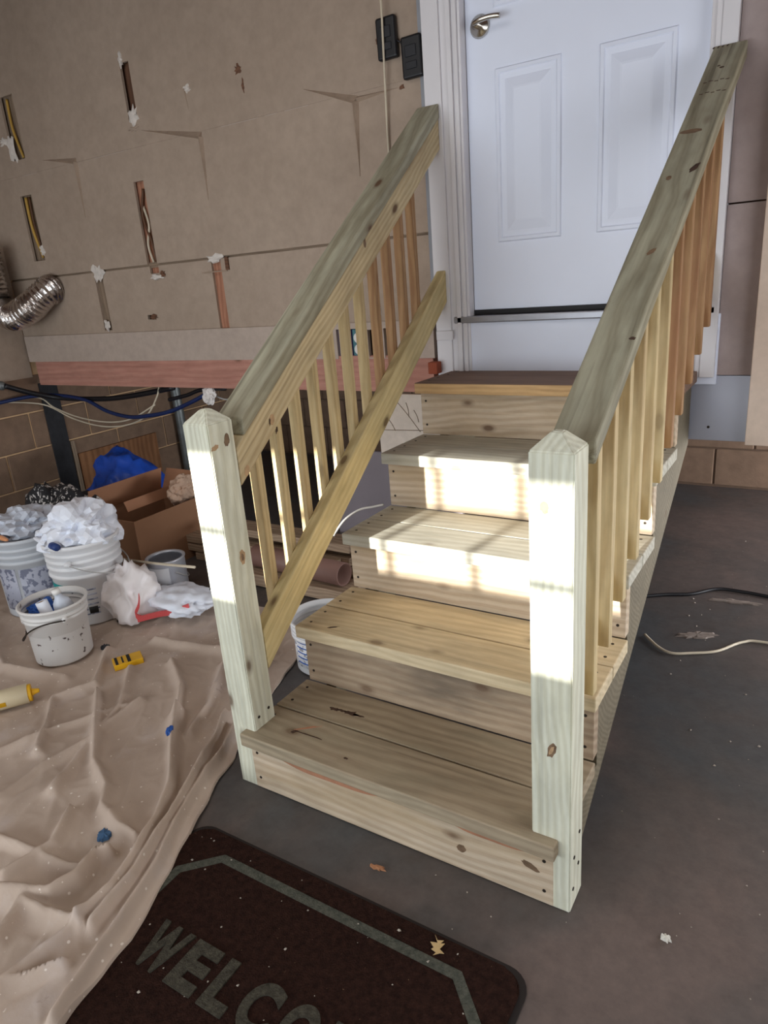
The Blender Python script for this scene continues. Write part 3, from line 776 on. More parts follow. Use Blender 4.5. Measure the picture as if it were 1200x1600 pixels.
# railings: slope SL, flaring slightly outwards towards the house
SL = .692; FLR = .0445
def rail(name, side, xo0, xo1, ztop_at, vert, y0, y1, mat, sl=SL, bev=.004):
    """side -1 left / +1 right; xo0..xo1 lateral range measured from the post's inner face outwards; z = ztop_at + sl*(y-.1)"""
    base = PL1 if side < 0 else PR0
    P = []
    for up in (0, 1):
        row = []
        for y, o in ((y0, xo0), (y0, xo1), (y1, xo1), (y1, xo0)):
            x = base + side * (o + FLR * (y - .08))
            row.append((x, y, ztop_at + sl * (y - .1) - (0 if up else vert)))
        P += row
    return solid(name, P, (side * FLR, 1, sl), mat, st, bev)
YE = YW - .026
CZ, RZ, BZ = 1.006, .958, .457
for side, cz in ((-1, CZ), (1, CZ - .012)):
    rail('handrail_cap', side, -.003, .084, cz, .0465, .116, YE, 'cap')
    rail('top_rail', side, .0, .038, cz - .048, .097, .0835, YE, 'rail')
    rail('bottom_rail', side, .0, .038, cz - .549, .115, .0835, YE + .002, 'bottom_rail', .688)
    for i in range(11):
        y = .188 + .0989 * i; wdt = .027
        x_in = .0385; base = PL1 if side < 0 else PR0
        xc0 = base + side * (x_in + FLR * (y - .08)); xc1 = base + side * (x_in + .028 + FLR * (y - .08))
        ztop = cz - .048 + SL * (y - .1) - .004; zbot = cz - .549 + .688 * (y + .0 - .1) - .085
        a, b_ = sorted((xc0, xc1))
        pts = boxpts(a, b_, y, y + wdt, zbot, ztop)
        for q in (6, 7): pts[q] = (pts[q][0], pts[q][1], ztop + SL * wdt)
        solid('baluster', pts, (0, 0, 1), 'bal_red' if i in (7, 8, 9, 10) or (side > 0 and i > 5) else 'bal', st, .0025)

_cap = kids('handrail_cap'); _top = kids('top_rail')
_n = Vector((0, -SL, 1)); _ax = Vector((0, 1, SL))
def on_cap(x, y): return (x, y, CZ - .012 + SL * (y - .1))
for i, (x, y, a, b_, m_, d_) in enumerate(((.935, .835, .020, .007, 'bark', (.5, 1, SL)), (.883, .81, .009, .006, 'knot', (0, 1, SL)), (.901, .572, .013, .006, 'knot', (.8, 1, SL)), (.923, 1.24, .006, .004, 'bark', (1, 0, 0)), (.914, 1.25, .004, .003, 'bark', (1, 0, 0)), (.92, .34, .006, .004, 'bark', (1, 0, 0)))):
    knot(_cap[1], on_cap(x, y), _n, d_, a, b_, m_, 50 + i)
knot(_cap[1], on_cap(.899, .978), _n, (1, 0, 0), .026, .010, 'knot', 60, .1, 'brown_smudge')
for y in (1.13, 1.18): 
    for i in range(5): knot(_cap[1], on_cap(.892 + i * .014, y + .004 * (i % 2)), _n, (1, 0, 0), .005, .0016, 'bark', 61 + i, .3, 'stamp_mark')
for i in range(4): knot(_cap[1], on_cap(.884 + i * .012, 1.345), _n, (.3, 1, SL), .006, .002, 'bark', 71 + i, .3, 'stamp_mark')
def on_rail(y, z): return (PL1 - FLR * (y - .08), y, z)
knot(_top[0], on_rail(.232, .987), (1, .0445, 0), (0, .3, 1), .014, .011, 'knot_pale', 81); knot(_top[0], on_rail(.222, .984), (1.0, .0445, 0), (0, .2, 1), .010, .003, 'bark', 82, .3)
knot(_top[0], on_rail(.245, .955), (1, .0445, 0), (0, .3, 1), .008, .004, 'bark', 83, .4); knot(_top[0], on_rail(.775, 1.414), (1, .0445, 0), (0, .1, 1), .012, .007, 'knot', 84)
knot(_top[0], on_rail(.11, .884), (1, .0445, 0), (0, .3, 1), .014, .009, 'knot_pale', 85)
# ------------------------------------------------------------------ panels and clutter behind the stair's left side
p_ = box('white_board', -.34, .03, YW - .045, YW - .03, .60, .853, 'whitewall', None, .002); tag(p_, 'scuffed off-white board below the red joist beside top riser', 'board')
for a_, b_, c_, d_ in ((-.25, .83, -.14, .70), (-.20, .82, -.19, .76), (-.165, .79, -.145, .74), (-.30, .76, -.26, .70), (-.34, .70, .02, .712)):
    tube('scratch', [(a_, YW - .0455, b_), ((a_ + c_) / 2 + .004, YW - .0455, (b_ + d_) / 2), (c_, YW - .0455, d_)], .0016, 'stud_grey', p_, 3, 5)
p_ = box('grey_board', -.62, .03, YW - .025, YW - .010, .0, .596, 'dull_sheet', None, .002); tag(p_, 'tall grey sheet standing on floor behind the stair', 'sheet')
p_ = tube('grey_cable', [(-.07, .59, .52), (-.055, .64, .56), (-.04, .71, .575), (-.015, .755, .574), (.006, .79, .573)], .004, 'cable_grey', None, 6, 8); tag(p_, 'thin grey cable curling at left end of third tread', 'cable')
p_ = box('red_block', -.075, -.035, YW - .07, YW - .03, .94, .985, 'red_block', None, .003); tag(p_, 'small red brown block at back corner of top step', 'block')

def bucket(name, loc, r0, r1, h, mat, label, group=None, ribs=(.72, .79, .86), handle=None):
    t = thing(name, loc, label, 'bucket', group)
    mw = Matrix.Translation(loc); R = lambda z: r0 + (r1 - .012 - r0) * z / h
    prof = [(0, .004), (r0 - .006, .0), (r0, .006)]
    for q in ribs:
        z = q * h; prof += [(R(z - .012), z - .012), (R(z) + .008, z - .008), (R(z) + .008, z + .002), (R(z + .005), z + .005)]
    prof += [(R(h * .94), h * .94), (r1, h * .95), (r1 + .002, h - .004), (r1 - .003, h), (r1 - .008, h - .002), (r0 - .004, .012), (0, .012)]
    lathe('bucket_body', prof, mat, t, mw, 56)
    if handle:
        a, drop = handle    # angle of hinge axis; the wire hangs on the side a+90deg
        ax = Vector((math.cos(a), math.sin(a), 0)); sd = Vector((-math.sin(a), math.cos(a), 0))
        c = Vector(loc) + Vector((0, 0, h * .80)); pts = []
        for i in range(13):
            q = math.pi * i / 12
            pts.append(c + ax * math.cos(q) * (r1 + .012) + sd * math.sin(q) * (r1 + .016) + Vector((0, 0, -drop * math.sin(q))))
        tube('wire_handle', pts, .0028, 'cable_grey' if mat != 'bucket_dirty' else 'screw', t, 3, 6)
        for s in (1, -1):
            tube('handle_ear', [c + ax * s * (R(h * .8) - .002), c + ax * s * (r1 + .016)], .012, mat, t, 2, 10)
    return t
def label_arc(parent, loc, r0, r1, h, z0, z1, a0, a1, mat, nm='label', off=.0015):
    R = lambda z: r0 + (r1 - .012 - r0) * z / h + off
    return lathe(nm, [(R(z0) - .001, z0), (R(z0), z0), (R(z1), z1), (R(z1) - .001, z1)], mat, parent, Matrix.Translation(loc), 20, a0, a1)
# bucket stored under the stair
L_ = (-.175, .62, .006); b_ = bucket('storage_bucket', L_, .112, .124, .195, 'bucket', 'white bucket with printed label under left side of stair')
label_arc(b_, L_, .112, .124, .195, .03, .135, -2.2, .2, 'print_label')
for i in range(5): label_arc(b_, L_, .112, .124, .195, .125 - i * .020, .129 - i * .020, -2.0, 0.0, 'bluetape', 'print_line', .0028)
# lumber offcuts and pipe
random.seed(11)
k = 0
for r, (z, n) in enumerate(((.04, 4), (.085, 4), (.13, 3), (.20, 2))):
    for j in range(n):
        x1 = -.40 - random.random() * .12; x0 = x1 - .75 - random.random() * .4
        y = 1.17 + j * .042 if r < 3 else 1.20 + j * .06
        o_ = box('lumber_board', x0, x1, y, y + .038 if r < 3 else y + .055, z - .038, z, 'lumber', None, .002)
        tag(o_, 'loose lumber board in the pile under the left railing', 'board', 'lumber offcuts piled under the left railing'); k += 1
pp = thing('brown_pipe', (-.62, 1.10, .006), 'short brown pipe lying on floor beside second riser', 'pipe')
def ring_tube(nm, p0, p1, ro, ri, mat, par):
    p0, p1 = Vector(p0), Vector(p1); d = (p1 - p0); L = d.length
    q = d.to_track_quat('Z', 'Y').to_matrix().to_4x4(); q.translation = p0
    return lathe(nm, [(ro, 0), (ro, L), (ri, L), (ri, 0), (ro, 0)], mat, par, q, 28)
ring_tube('pipe_wall', (-.95, 1.12, .115), (-.42, 1.09, .115), .052, .046, 'brownpipe', pp)
for i, (y, z0) in enumerate(((1.07, .006), (1.115, .006))):
    pass
p_ = box('support_board', -.98, -.36, 1.03, 1.155, .006, .062, 'lumber', None, .002); tag(p_, 'pale flat board lying below the brown pipe', 'board')

# ------------------------------------------------------------------ drop cloth with folds
def seg_dist(p, a, b_):
    d = b_ - a; t = max(0, min(1, (p - a).dot(d) / max(1e-9, d.length_squared))); return (p - (a + d * t)).length, t
FOLDS = [  # (points, height, half width)
    ([(-.478, -.29), (-.562, -.112), (-.643, .073), (-.819, .256)], .014, .022),
    ([(-.784, .09), (-.463, -.162), (-.33, -.22), (-.279, -.273), (-.184, -.301), (-.101, -.307)], .022, .024),
    ([(-.257, -.579), (-.194, -.554), (-.127, -.525), (-.113, -.467), (-.138, -.395), (-.117, -.373)], .030, .028),
    ([(.008, -.546), (.009, -.462), (-.027, -.359), (-.084, -.25), (-.145, -.151), (-.269, -.034), (-.431, .134)], .034, .026),
    ([(.041, -.537), (.02, -.417), (-.053, -.234), (-.139, -.062), (-.192, .069), (-.258, .179)], .030, .020),
    ([(.141, -.70), (.082, -.506), (.030, -.358), (-.086, -.126), (-.148, .051), (-.2, .16)], .020, .018),
    ([(-.137, -.649), (-.172, -.568), (-.045, -.556), (.022, -.547)], .026, .026),
    ([(-.436, -.475), (-.356, -.462), (-.177, -.448), (-.125, -.432)], .016, .02),
    ([(-.685, -.206), (-.781, -.11), (-.899, -.007), (-.849, .125), (-1.025, .315)], .016, .022),
    ([(-.431, .134), (-.538, .248), (-.706, .356)], .018, .022),
    ([(-.01, -.76), (-.004, -.644), (.008, -.546)], .022, .024),
    ([(-.8, -.262), (-.73, -.085), (-.622, .083)], .012, .02),
    ([(-.586, -.387), (-.60, -.261), (-.577, -.101), (-.612, .128)], .014, .018),
    ([(-.3, .06), (-.36, .2), (-.5, .42)], .018, .024), ([(-.22, .1), (-.27, .25), (-.35, .5)], .018, .022),
    ([(-1.3, -.2), (-1.0, -.25), (-.8, -.4)], .018, .03), ([(-1.0, .1), (-1.3, .05), (-1.7, .2)], .016, .03),
    ([(-.35, -.32), (-.28, -.42), (-.30, -.54)], .018, .024), ([(.06, -.62), (.0, -.70), (-.08, -.78)], .02, .02),
    ([(-.9, .45), (-.6, .5), (-.4, .55)], .014, .03), ([(-1.7, .1), (-2.0, .3), (-2.3, .3)], .02, .03),
]
FOLDS = [([Vector(p) for p in pts], h, w_) for pts, h, w_ in FOLDS]
MX0, MX1, MY0, MY1 = .005, .885, -.80, -.185
def cloth_edge(y):      # x of the right edge for a given y
    K = [(-1.0, .17), (-.684, .150), (-.505, .122), (-.339, .056), (-.20, -.010), (-.084, -.062), (.057, -.112), (.15, -.16), (.30, -.21), (.6, -.30), (1.3, -.42)]
    if y <= K[0][0]: return K[0][1]
    for (a, b_), (c, d) in zip(K, K[1:]):
        if y <= c: return b_ + (d - b_) * (y - a) / (c - a)
    return K[-1][1]
def cloth_h(x, y):
    p = Vector((x, y)); h = .004 + .010 * max(0, noise.noise(Vector((x * 3, y * 3, 1.7)))) + .005 * (noise.noise(Vector((x * 9, y * 9, 4))) + .4)
    u_, v_ = x * .86 + y * .5, -x * .5 + y * .86
    rr_ = 1 - min(1, abs(noise.noise(Vector((u_ * 11, v_ * 2.6, 7.3)))) * 3.2); h += .0075 * rr_ ** 3 * (.5 + noise.noise(Vector((x * 2.2, y * 2.2, 12))))
    rr_ = 1 - min(1, abs(noise.noise(Vector((x * 13, y * 13, 2.1)))) * 3.5); h += .0022 * rr_ ** 2
    top = 0.0
    for pts, hh, w_ in FOLDS:
        best = 9
        for a, b_ in zip(pts, pts[1:]):
            best = min(best, seg_dist(p, a, b_)[0])
            if best < .004: break
        if best < w_ * 3:
            wv = w_ * (.7 + .5 * noise.noise(Vector((x * 7, y * 7, 9))))
            e_ = 1.5 * hh * math.exp(-(best / wv) ** 1.8); top = max(top, e_); h += .12 * e_
    sm = lambda t: (lambda q: q * q * (3 - 2 * q))(max(0., min(1., t)))
    lift = .0125 * sm((x - MX0 + .10) / .08) * sm((MY1 + .10 - y) / .08)
    return max(.0035, h + top) + lift
def build_cloth():
    bm = bmesh.new(); NX, NY = 300, 260; X0 = -2.25; Y0, Y1 = -1.0, .865
    grid = []
    for j in range(NY + 1):
        y = Y0 + (Y1 - Y0) * j / NY; row = []
        xe = cloth_edge(y) + .010 * noise.noise(Vector((0, y * 12, 3)))
        for i in range(NX + 1):
            u = i / NX; u = 1 - (1 - u) ** 1.5         # denser near the right edge
            x = X0 + (xe - X0) * u
            z = cloth_h(x, y)
            if i == NX: z = (z - .0025) * .35 + .0008
            row.append(bm.verts.new((x, y, z)))
        grid.append(row)
    for j in range(NY):
        for i in range(NX):
            bm.faces.new((grid[j][i], grid[j][i + 1], grid[j + 1][i + 1], grid[j + 1][i]))
    return bm
dc = bm_to('drop_cloth', build_cloth(), 'cloth', None, None, True)
tag(dc, 'tan canvas drop cloth spread in folds over the floor at left', 'drop cloth')

# ------------------------------------------------------------------ doormat
def rrect(x0, x1, y0, y1, r, n=6, cut=None):
    P = []
    for cx, cy, a in ((x1 - r, y1 - r, 0), (x0 + r, y1 - r, 90), (x0 + r, y0 + r, 180), (x1 - r, y0 + r, 270)):
        for i in range(n + 1):
            q = math.radians(a + 90 * i / n); P.append((cx + r * math.cos(q), cy + r * math.sin(q)))
    return P
def prism(name, P, z0, z1, mat, parent, bev=0):
    bm = bmesh.new(); A = [bm.verts.new((x, y, z0)) for x, y in P]; B = [bm.verts.new((x, y, z1)) for x, y in P]
    bm.faces.new(A[::-1]); bm.faces.new(B)
    for i in range(len(P)):
        j = (i + 1) % len(P); bm.faces.new((A[i], A[j], B[j], B[i]))
    if bev: bmesh.ops.bevel(bm, geom=[e for e in bm.edges if all(v.co.z > z1 - 1e-5 for v in e.verts)], offset=bev, segments=2, affect='EDGES')
    return bm_to(name, bm, mat, parent)
MX0, MX1, MY0, MY1 = .005, .885, -.80, -.185
mt = thing('welcome_mat', ((MX0 + MX1) / 2, (MY0 + MY1) / 2, 0), 'dark brown welcome mat with grey border line before the stair', 'doormat')
prism('mat_backing', rrect(MX0 - .012, MX1 + .012, MY0 - .012, MY1 + .012, .05), .0006, .004, 'rug_edge', mt)
prism('mat_pile', rrect(MX0, MX1, MY0, MY1, .045), .004, .012, 'rug', mt, .004)
def strip_loop(P, w_, z0, z1, mat, nm):
    """closed strip of half-width w_ around polygon P"""
    n = len(P); bm = bmesh.new(); O, I = [], []
    c = Vector((sum(p[0] for p in P) / n, sum(p[1] for p in P) / n))
    for k in range(n):
        p0, p1, p2 = Vector(P[k - 1]), Vector(P[k]), Vector(P[(k + 1) % n])
        d1_, d2_ = (p1 - p0).normalized(), (p2 - p1).normalized(); t = (d1_ + d2_).normalized(); nn = Vector((-t.y, t.x))
        O.append(p1 + nn * w_); I.append(p1 - nn * w_)
    vs = [[bm.verts.new((q.x, q.y, z)) for q in L_] for L_, z in ((O, z0), (O, z1), (I, z1), (I, z0))]
    for k in range(n):
        j = (k + 1) % n
        for a, b2 in ((0, 1), (1, 2), (2, 3), (3, 0)): bm.faces.new((vs[a][k], vs[a][j], vs[b2][j], vs[b2][k]))
    return bm_to(nm, bm, mat, mt)
bx0, bx1, by0, by1, ch = .065, .842, -.742, -.246, .075
strip_loop([(bx0 + ch, by1), (bx0, by1 - ch), (bx0, by0 + ch), (bx0 + ch, by0), (bx1 - ch, by0), (bx1, by0 + ch), (bx1, by1 - ch), (bx1 - ch, by1)], .012, .010, .0128, 'rug_line', 'border_line')
def letters(word, x0, pitch, y_top, hgt):
    cu = bpy.data.curves.new('lettering', 'FONT'); cu.body = 'X'; tmp = bpy.data.objects.new('tmp_text', cu); COL.objects.link(tmp)
    x = x0
    for ch_ in word:
        cu.body = ch_; cu.extrude = .0015 / hgt * .7; cu.offset = .045
        dg = bpy.context.evaluated_depsgraph_get(); tmp.update_tag(); dg.update()
        me = bpy.data.meshes.new_from_object(tmp.evaluated_get(dg))
        xs_ = [v.co.x for v in me.vertices]; ys_ = [v.co.y for v in me.vertices]
        sx = pitch * .86 / (max(xs_) - min(xs_)) * (1.15 if ch_ in 'WM' else .92 if ch_ != 'L' else .8); sy = hgt / (max(ys_) - min(ys_))
        for v in me.vertices:
            v.co = Vector((x + (v.co.x - min(xs_)) * sx, y_top - hgt + (v.co.y - min(ys_)) * sy, .0118 + (v.co.z + .003) * .3))
        link('letter_' + ch_.lower(), me, 'rug_text', mt)
        x += pitch * (1.12 if ch_ in 'WM' else 1.0 if ch_ != 'L' else .86)
    bpy.data.objects.remove(tmp)
letters('WELCOME', .150, .093, -.432, .105)

# ------------------------------------------------------------------ buckets and painter's clutter at left
def at(t, dz): return t
Ls = (-1.16, .22, .016)
bs = bucket('paint_bucket', Ls, .104, .125, .235, 'bucket_dirty', 'small white paint-spattered bucket nearest on the drop cloth', 'paint buckets on the drop cloth', ribs=(.80, .86), handle=(2.2, -.0))
for c_ in list(bs.children):
    if c_.name.startswith(('wire_handle', 'handle_ear')): bpy.data.objects.remove(c_)
# the wire bail hangs down over the front
c = Vector(Ls) + Vector((0, 0, .178)); R_ = .126
def rim(a, dz=0, rr=R_): return c + Vector((rr * math.cos(a), rr * math.sin(a), dz))
tube('wire_handle', [rim(-2.7, -.02), rim(-2.55, -.075, .128), rim(-2.2, -.085, .128), rim(-1.8, -.055, .13), rim(-1.3, -.01, .131), rim(-.85, .012, .130), rim(-.3, .01, .128)], .003, 'screw', bs, 5, 6)
for a_ in (-2.7, -.3):
    tube('handle_ear', [rim(a_, -.018 if a_ < -1 else .01, .106), rim(a_, -.018 if a_ < -1 else .01, .128)], .011, 'bucket_dirty', bs, 2, 10)
Lb = (-1.375, .525, .012)
bb = bucket('paint_bucket', Lb, .137, .158, .365, 'bucket', 'white bucket with teal label, heaped with plastic sheeting', 'paint buckets on the drop cloth', ribs=(.62, .72, .80, .88), handle=(-1.0, .09))
label_arc(bb, Lb, .137, .158, .365, .155, .19, -2.3, -1.25, 'teal'); label_arc(bb, Lb, .137, .158, .365, .140, .150, -2.3, -1.25, 'teal')
for i in range(6): label_arc(bb, Lb, .137, .158, .365, .05 + i * .022, .056 + i * .022, -1.0, -.45, 'grey_label', 'print_line')
label_arc(bb, Lb, .137, .158, .365, .055, .085, -.75, -.5, 'black_print', 'print_code', .002)
Ll = (-1.69, .47, .012)
bl = bucket('paint_bucket', Ll, .137, .158, .365, 'bucket_clear', 'milky bucket with grey print at the left edge', 'paint buckets on the drop cloth', ribs=(.72, .80, .88))
label_arc(bl, Ll, .137, .158, .365, .04, .235, -1.75, -1.05, 'grey_label'); label_arc(bl, Ll, .137, .158, .365, .03, .23, -.95, -.05, 'grey_label')
o = crumple('plastic_sheeting', (-1.375, .535, .395), (.150, .150, .115), 'plastic_w', 2, None, sub=4, amp=.42, freq=1.5, jit=.035); tag(o, 'white plastic sheeting heaped in the teal-label bucket', 'plastic sheet')
o = crumple('plastic_sheeting', (-1.71, .49, .385), (.125, .14, .085), 'plastic_g', 5, None, sub=4, amp=.42, freq=1.5, jit=.035); tag(o, 'greyish crumpled plastic in the milky bucket', 'plastic sheet')
def brush(nm, p0, p1, lab, hm, tipm):
    t = thing(nm, p0, lab, 'brush'); p0, p1 = Vector(p0), Vector(p1); d = p1 - p0
    tube('handle', [p0, p0 + d * .3, p0 + d * .6], .008, hm, t, 4, 10, lambda i, n: .006 + .005 * math.sin(math.pi * i / n))
    tube('ferrule', [p0 + d * .6, p0 + d * .74], .014, 'metal_can', t, 2, 10); tube('bristles', [p0 + d * .74, p1], .015, tipm, t, 2, 10)
    return t
brush('paint_brush', (-1.50, .40, .388), (-1.30, .37, .385), 'paint brush lying across front rim of the teal-label bucket', 'plastic_w', 'bluelabel')
brush('paint_brush', (-1.60, .34, .388), (-1.76, .36, .388), 'orange-handled brush on front rim of the milky bucket', 'orange_wood', 'bristle')
# contents of the small bucket
o = crumple('blue_rag', (-1.205, .205, .205), (.058, .050, .036), 'bluetape', 9, None, sub=4, amp=.3); tag(o, 'blue rag inside the small spattered bucket', 'rag')
t = thing('paper_roll', (-1.15, .20, .15), 'small white roll standing in the small spattered bucket', 'roll'); ring_tube('roll_body', (-1.140, .190, .160), (-1.165, .180, .258), .022, .011, 'plastic_w', t)
ring_tube('roll_core', (-1.140, .190, .162), (-1.165, .180, .257), .0112, .009, 'bristle', t)
t = thing('plastic_bottle', (-1.12, .255, .13), 'clear bluish bottle leaning in the small spattered bucket', 'bottle')
bp_ = Matrix.Translation((-1.105, .245, .155)) @ Matrix.Rotation(.18, 4, 'X') @ Matrix.Rotation(-.12, 4, 'Y')
lathe('bottle_body', [(0, 0), (.034, 0), (.036, .01), (.036, .07), (.030, .095), (.014, .115), (.013, .13), (0, .13)], 'plastic_g', t, bp_, 24)
lathe('bottle_label', [(.0363, .02), (.037, .02), (.037, .062), (.0363, .062)], 'bluelabel', t, bp_, 24)
lathe('bottle_cap', [(.0145, .128), (.0155, .128), (.0155, .147), (0, .147)], 'outlet', t, bp_, 16)
# paint can
Lc = (-1.20, .80, .012)
t = thing('paint_can', Lc, 'open silvery metal paint can before the cardboard box', 'paint can')
lathe('can_body', [(0, .002), (.083, 0), (.085, .004), (.084, .01), (.084, .172), (.088, .178), (.088, .184), (.080, .185), (.074, .180), (.074, .172), (.082, .170), (.081, .012), (0, .012)], 'metal_can', t, Matrix.Translation(Lc), 44)
label_arc(t, Lc, .084, .096, .18, .03, .155, -2.2, -1.75, 'bluelabel'); label_arc(t, Lc, .084, .096, .18, .03, .155, -1.75, -.6, 'canlabel')
cc = Vector(Lc) + Vector((0, 0, .13))
tube('wire_handle', [cc + Vector((.087 * math.cos(a), .087 * math.sin(a), 0)) * 1.03 + Vector((0, 0, -.055 * math.sin((a + .3) / 2.6 * math.pi))) for a in [-.3 + 2.6 * i / 10 for i in range(11)]], .0022, 'cable_grey', t, 3, 6)
# white stick lying across
p_ = tube('white_stick', [(-1.52, .79, .140), (-1.2, .70, .205), (-.78, .60, .290)], .006, 'cable_wht', None, 3, 8); tag(p_, 'thin white stick lying above the open paint can', 'stick')
# plastic bag with red print
def bag():
    bm = bmesh.new()
    t1_ = crumple_bm((.115, .11, .16), 12, sub=4, amp=.40, freq=1.2, jit=.008); 
    for v in t1_.verts: v.co += Vector((-1.175, .575, .10))
    for v in t1_.verts: v.co.z = max(v.co.z, .020)
    return t1_
b1 = bag()
bt = thing('plastic_bag', (-1.15, .6, .02), 'white and red plastic bag slumped beside the teal-label bucket', 'plastic bag')
bm_to('bag_body', b1, 'redbag', bt, None, True)
b2_ = crumple_bm((.17, .11, .055), 21, sub=4, amp=.38, freq=1.3, jit=.008)
for v in b2_.verts: v.co = v.co + Vector((-.98, .67, .075)); v.co.z = max(v.co.z, .022)
bm_to('bag_flap', b2_, 'plastic_w', bt, None, True)
for i, pts in enumerate(([(-1.06, .535, .145), (-1.055, .52, .11), (-1.06, .50, .075), (-1.05, .52, .05)], [(-1.06, .505, .05), (-1.0, .56, .06), (-.93, .585, .075), (-.87, .62, .095)])):
    bm = bmesh.new(); P_ = smooth_path(pts, 6); ring = []
    for p in P_: ring.append([bm.verts.new(p + Vector((.004, -.012, -.010))), bm.verts.new(p + Vector((.006, -.014, .014))), bm.verts.new(p + Vector((.0, -.006, .014))), bm.verts.new(p + Vector((-.002, -.004, -.010)))])
    for A, B in zip(ring, ring[1:]):
        for q in range(4): bm.faces.new((A[q], A[(q + 1) % 4], B[(q + 1) % 4], B[q]))
    bm.faces.new(ring[0]); bm.faces.new(ring[-1][::-1])
    bm_to('red_band', bm, plain('red_bag_band', (204, 84, 84), .45) if i == 0 else 'red_band_m', bt) if i == 0 else None
    if i == 1:
        bm_to('red_band', bm, bpy.data.materials['red_bag_band'], bt)
# cardboard box with open flaps
cb = thing('cardboard_box', (-1.63, 1.14, 0), 'open brown cardboard box against the wall behind the buckets', 'box')
X0, X1, Y0, Y1, ZB = -1.83, -1.475, .875, 1.36, .30
th = .005
box('side_panel', X1 - th, X1, Y0, Y1, 0, ZB, 'cardboard', cb, .001); box('side_panel', X0, X0 + th, Y0, Y1, 0, ZB, 'cardboard', cb, .001)
box('end_panel', X0 + th, X1 - th, Y0, Y0 + th, 0, ZB, 'cardboard', cb, .001); box('end_panel', X0 + th, X1 - th, Y1 - th, Y1, 0, ZB, 'cardboard', cb, .001)
box('bottom_panel', X0 + th, X1 - th, Y0 + th, Y1 - th, .002, .01, 'cardboard_in', cb, 0)
def flap(a, b_, off, nm='flap'):
    a, b_, off = Vector(a), Vector(b_), Vector(off); n = (b_ - a).cross(off).normalized() * .004
    P = [a, b_, b_ + off * 1.0, a + off * 1.0]
    bm = bmesh.new(); A = [bm.verts.new(p) for p in P]; B = [bm.verts.new(p + n) for p in P]
    bm.faces.new(A); bm.faces.new(B[::-1])
    for i in range(4): bm.faces.new((A[i], A[(i + 1) % 4], B[(i + 1) % 4], B[i]))
    return bm_to(nm, bm, 'cardboard_in', cb)
flap((X0 + .002, Y0 + .01, ZB), (X0 + .002, Y1 - .01, ZB), (.03, 0, .12)); flap((X0 + .16, Y0 + .12, ZB - .01), (X0 + .16, Y1 - .02, ZB - .01), (-.02, .0, .05), 'inner_flap')
flap((X0 + .01, Y1, ZB), (X1 - .01, Y1, ZB), (0, .05, .10))
o = crumple('kraft_paper', (-1.56, 1.28, .33), (.05, .09, .085), 'paper_tan', 31, None, sub=4, amp=.35); tag(o, 'tan crumpled paper sticking out of the cardboard box', 'paper')
o = crumple('blue_bag', (-2.22, 1.42, .22), (.22, .20, .23), 'bluebag', 14, None, smooth=True, sub=4, amp=.35, freq=1.4, flat=-.13); tag(o, 'blue bag behind the cardboard box under the plywood', 'bag')
o = crumple('dark_cloth', (-2.08, 1.05, .15), (.14, .14, .15), 'navy', 16, None, smooth=True, sub=4, amp=.35, freq=1.5, flat=-.145); tag(o, 'dark navy cloth heap between blue bag and buckets', 'cloth')
o = crumple('speckled_cloth', (-1.98, .84, .22), (.28, .14, .24), 'speckled', 18, None, smooth=True, sub=4, amp=.30, freq=1.6, flat=-.15); tag(o, 'black and white speckled cloth heap behind the buckets', 'cloth')
# small things on the cloth
def zc_(x, y): return cloth_h(x, y)
t = thing('yellow_box', (-.868, .285, .012), 'small yellow and black pack lying on the drop cloth', 'pack')
ang = -.95
def rbox(nm, cx, cy, z0, lx, ly, lz, a, mat, par, bev=.002):
    ca, sa = math.cos(a), math.sin(a); pts = []
    for dz in (0, lz):
        for dx, dy in ((-lx / 2, -ly / 2), (lx / 2, -ly / 2), (lx / 2, ly / 2), (-lx / 2, ly / 2)):
            pts.append((cx + dx * ca - dy * sa, cy + dx * sa + dy * ca, z0 + dz))
    return solid(nm, pts, (ca, sa, 0), mat, par, bev)
zq = zc_(-.868, .285) + .002
AY = 1.05
rbox('pack_body', -.868, .285, zq, .105, .068, .022, AY, 'yellow', t)
for k_, wd in ((.004, .012), (-.018, .006), (-.040, .010)):
    rbox('black_stripe', -.868 + k_ * math.cos(AY), .285 + k_ * math.sin(AY), zq + .0221, wd, .060 if wd > .008 else .05, .0008, AY, 'black_print', t, 0)
t = thing('caulk_tube', (-1.0, -.10, .012), 'cream caulk tube with yellow end lying at left edge', 'tube')
q0, q1 = Vector((-1.13, -.27, .046)), Vector((-.975, -.045, .046)); dq = (q1 - q0).normalized()
tube('tube_body', [q0, q1], .034, 'cream_tube', t, 2, 24); tube('yellow_cap', [q1, q1 + dq * .010], .030, 'yellow', t, 2, 24)
tube('nozzle', [q1 + dq * .012, q1 + dq * .02, q1 + dq * .035], .012, 'yellow', t, 3, 14, lambda i, n: .014 - .009 * i / n)
def tube_label(nm, s0, s1, a0, a1, mat, off=.0006):
    q = dq.to_track_quat('Z', 'Y').to_matrix().to_4x4(); q.translation = q0
    lathe(nm, [(.034, s0), (.034 + off, s0), (.034 + off, s1), (.034, s1)], mat, t, q, 16, a0, a1)
Lq = (q1 - q0).length
_q = dq.to_track_quat('Z', 'Y').to_matrix(); _u = _q.transposed() @ Vector((.35, -.5, .8)); TA = math.atan2(_u.y, _u.x) - .3
tube_label('blue_print', Lq * .18, Lq * .38, TA - .1, TA + .7, 'bluelabel'); 
for i in range(5): tube_label('print_bar', Lq * (.42 + i * .05), Lq * (.445 + i * .05), TA, TA + .55, 'black_print')
tube_label('yellow_print', Lq * .45, Lq * .75, TA + 1.1, TA + 1.6, 'yellow')
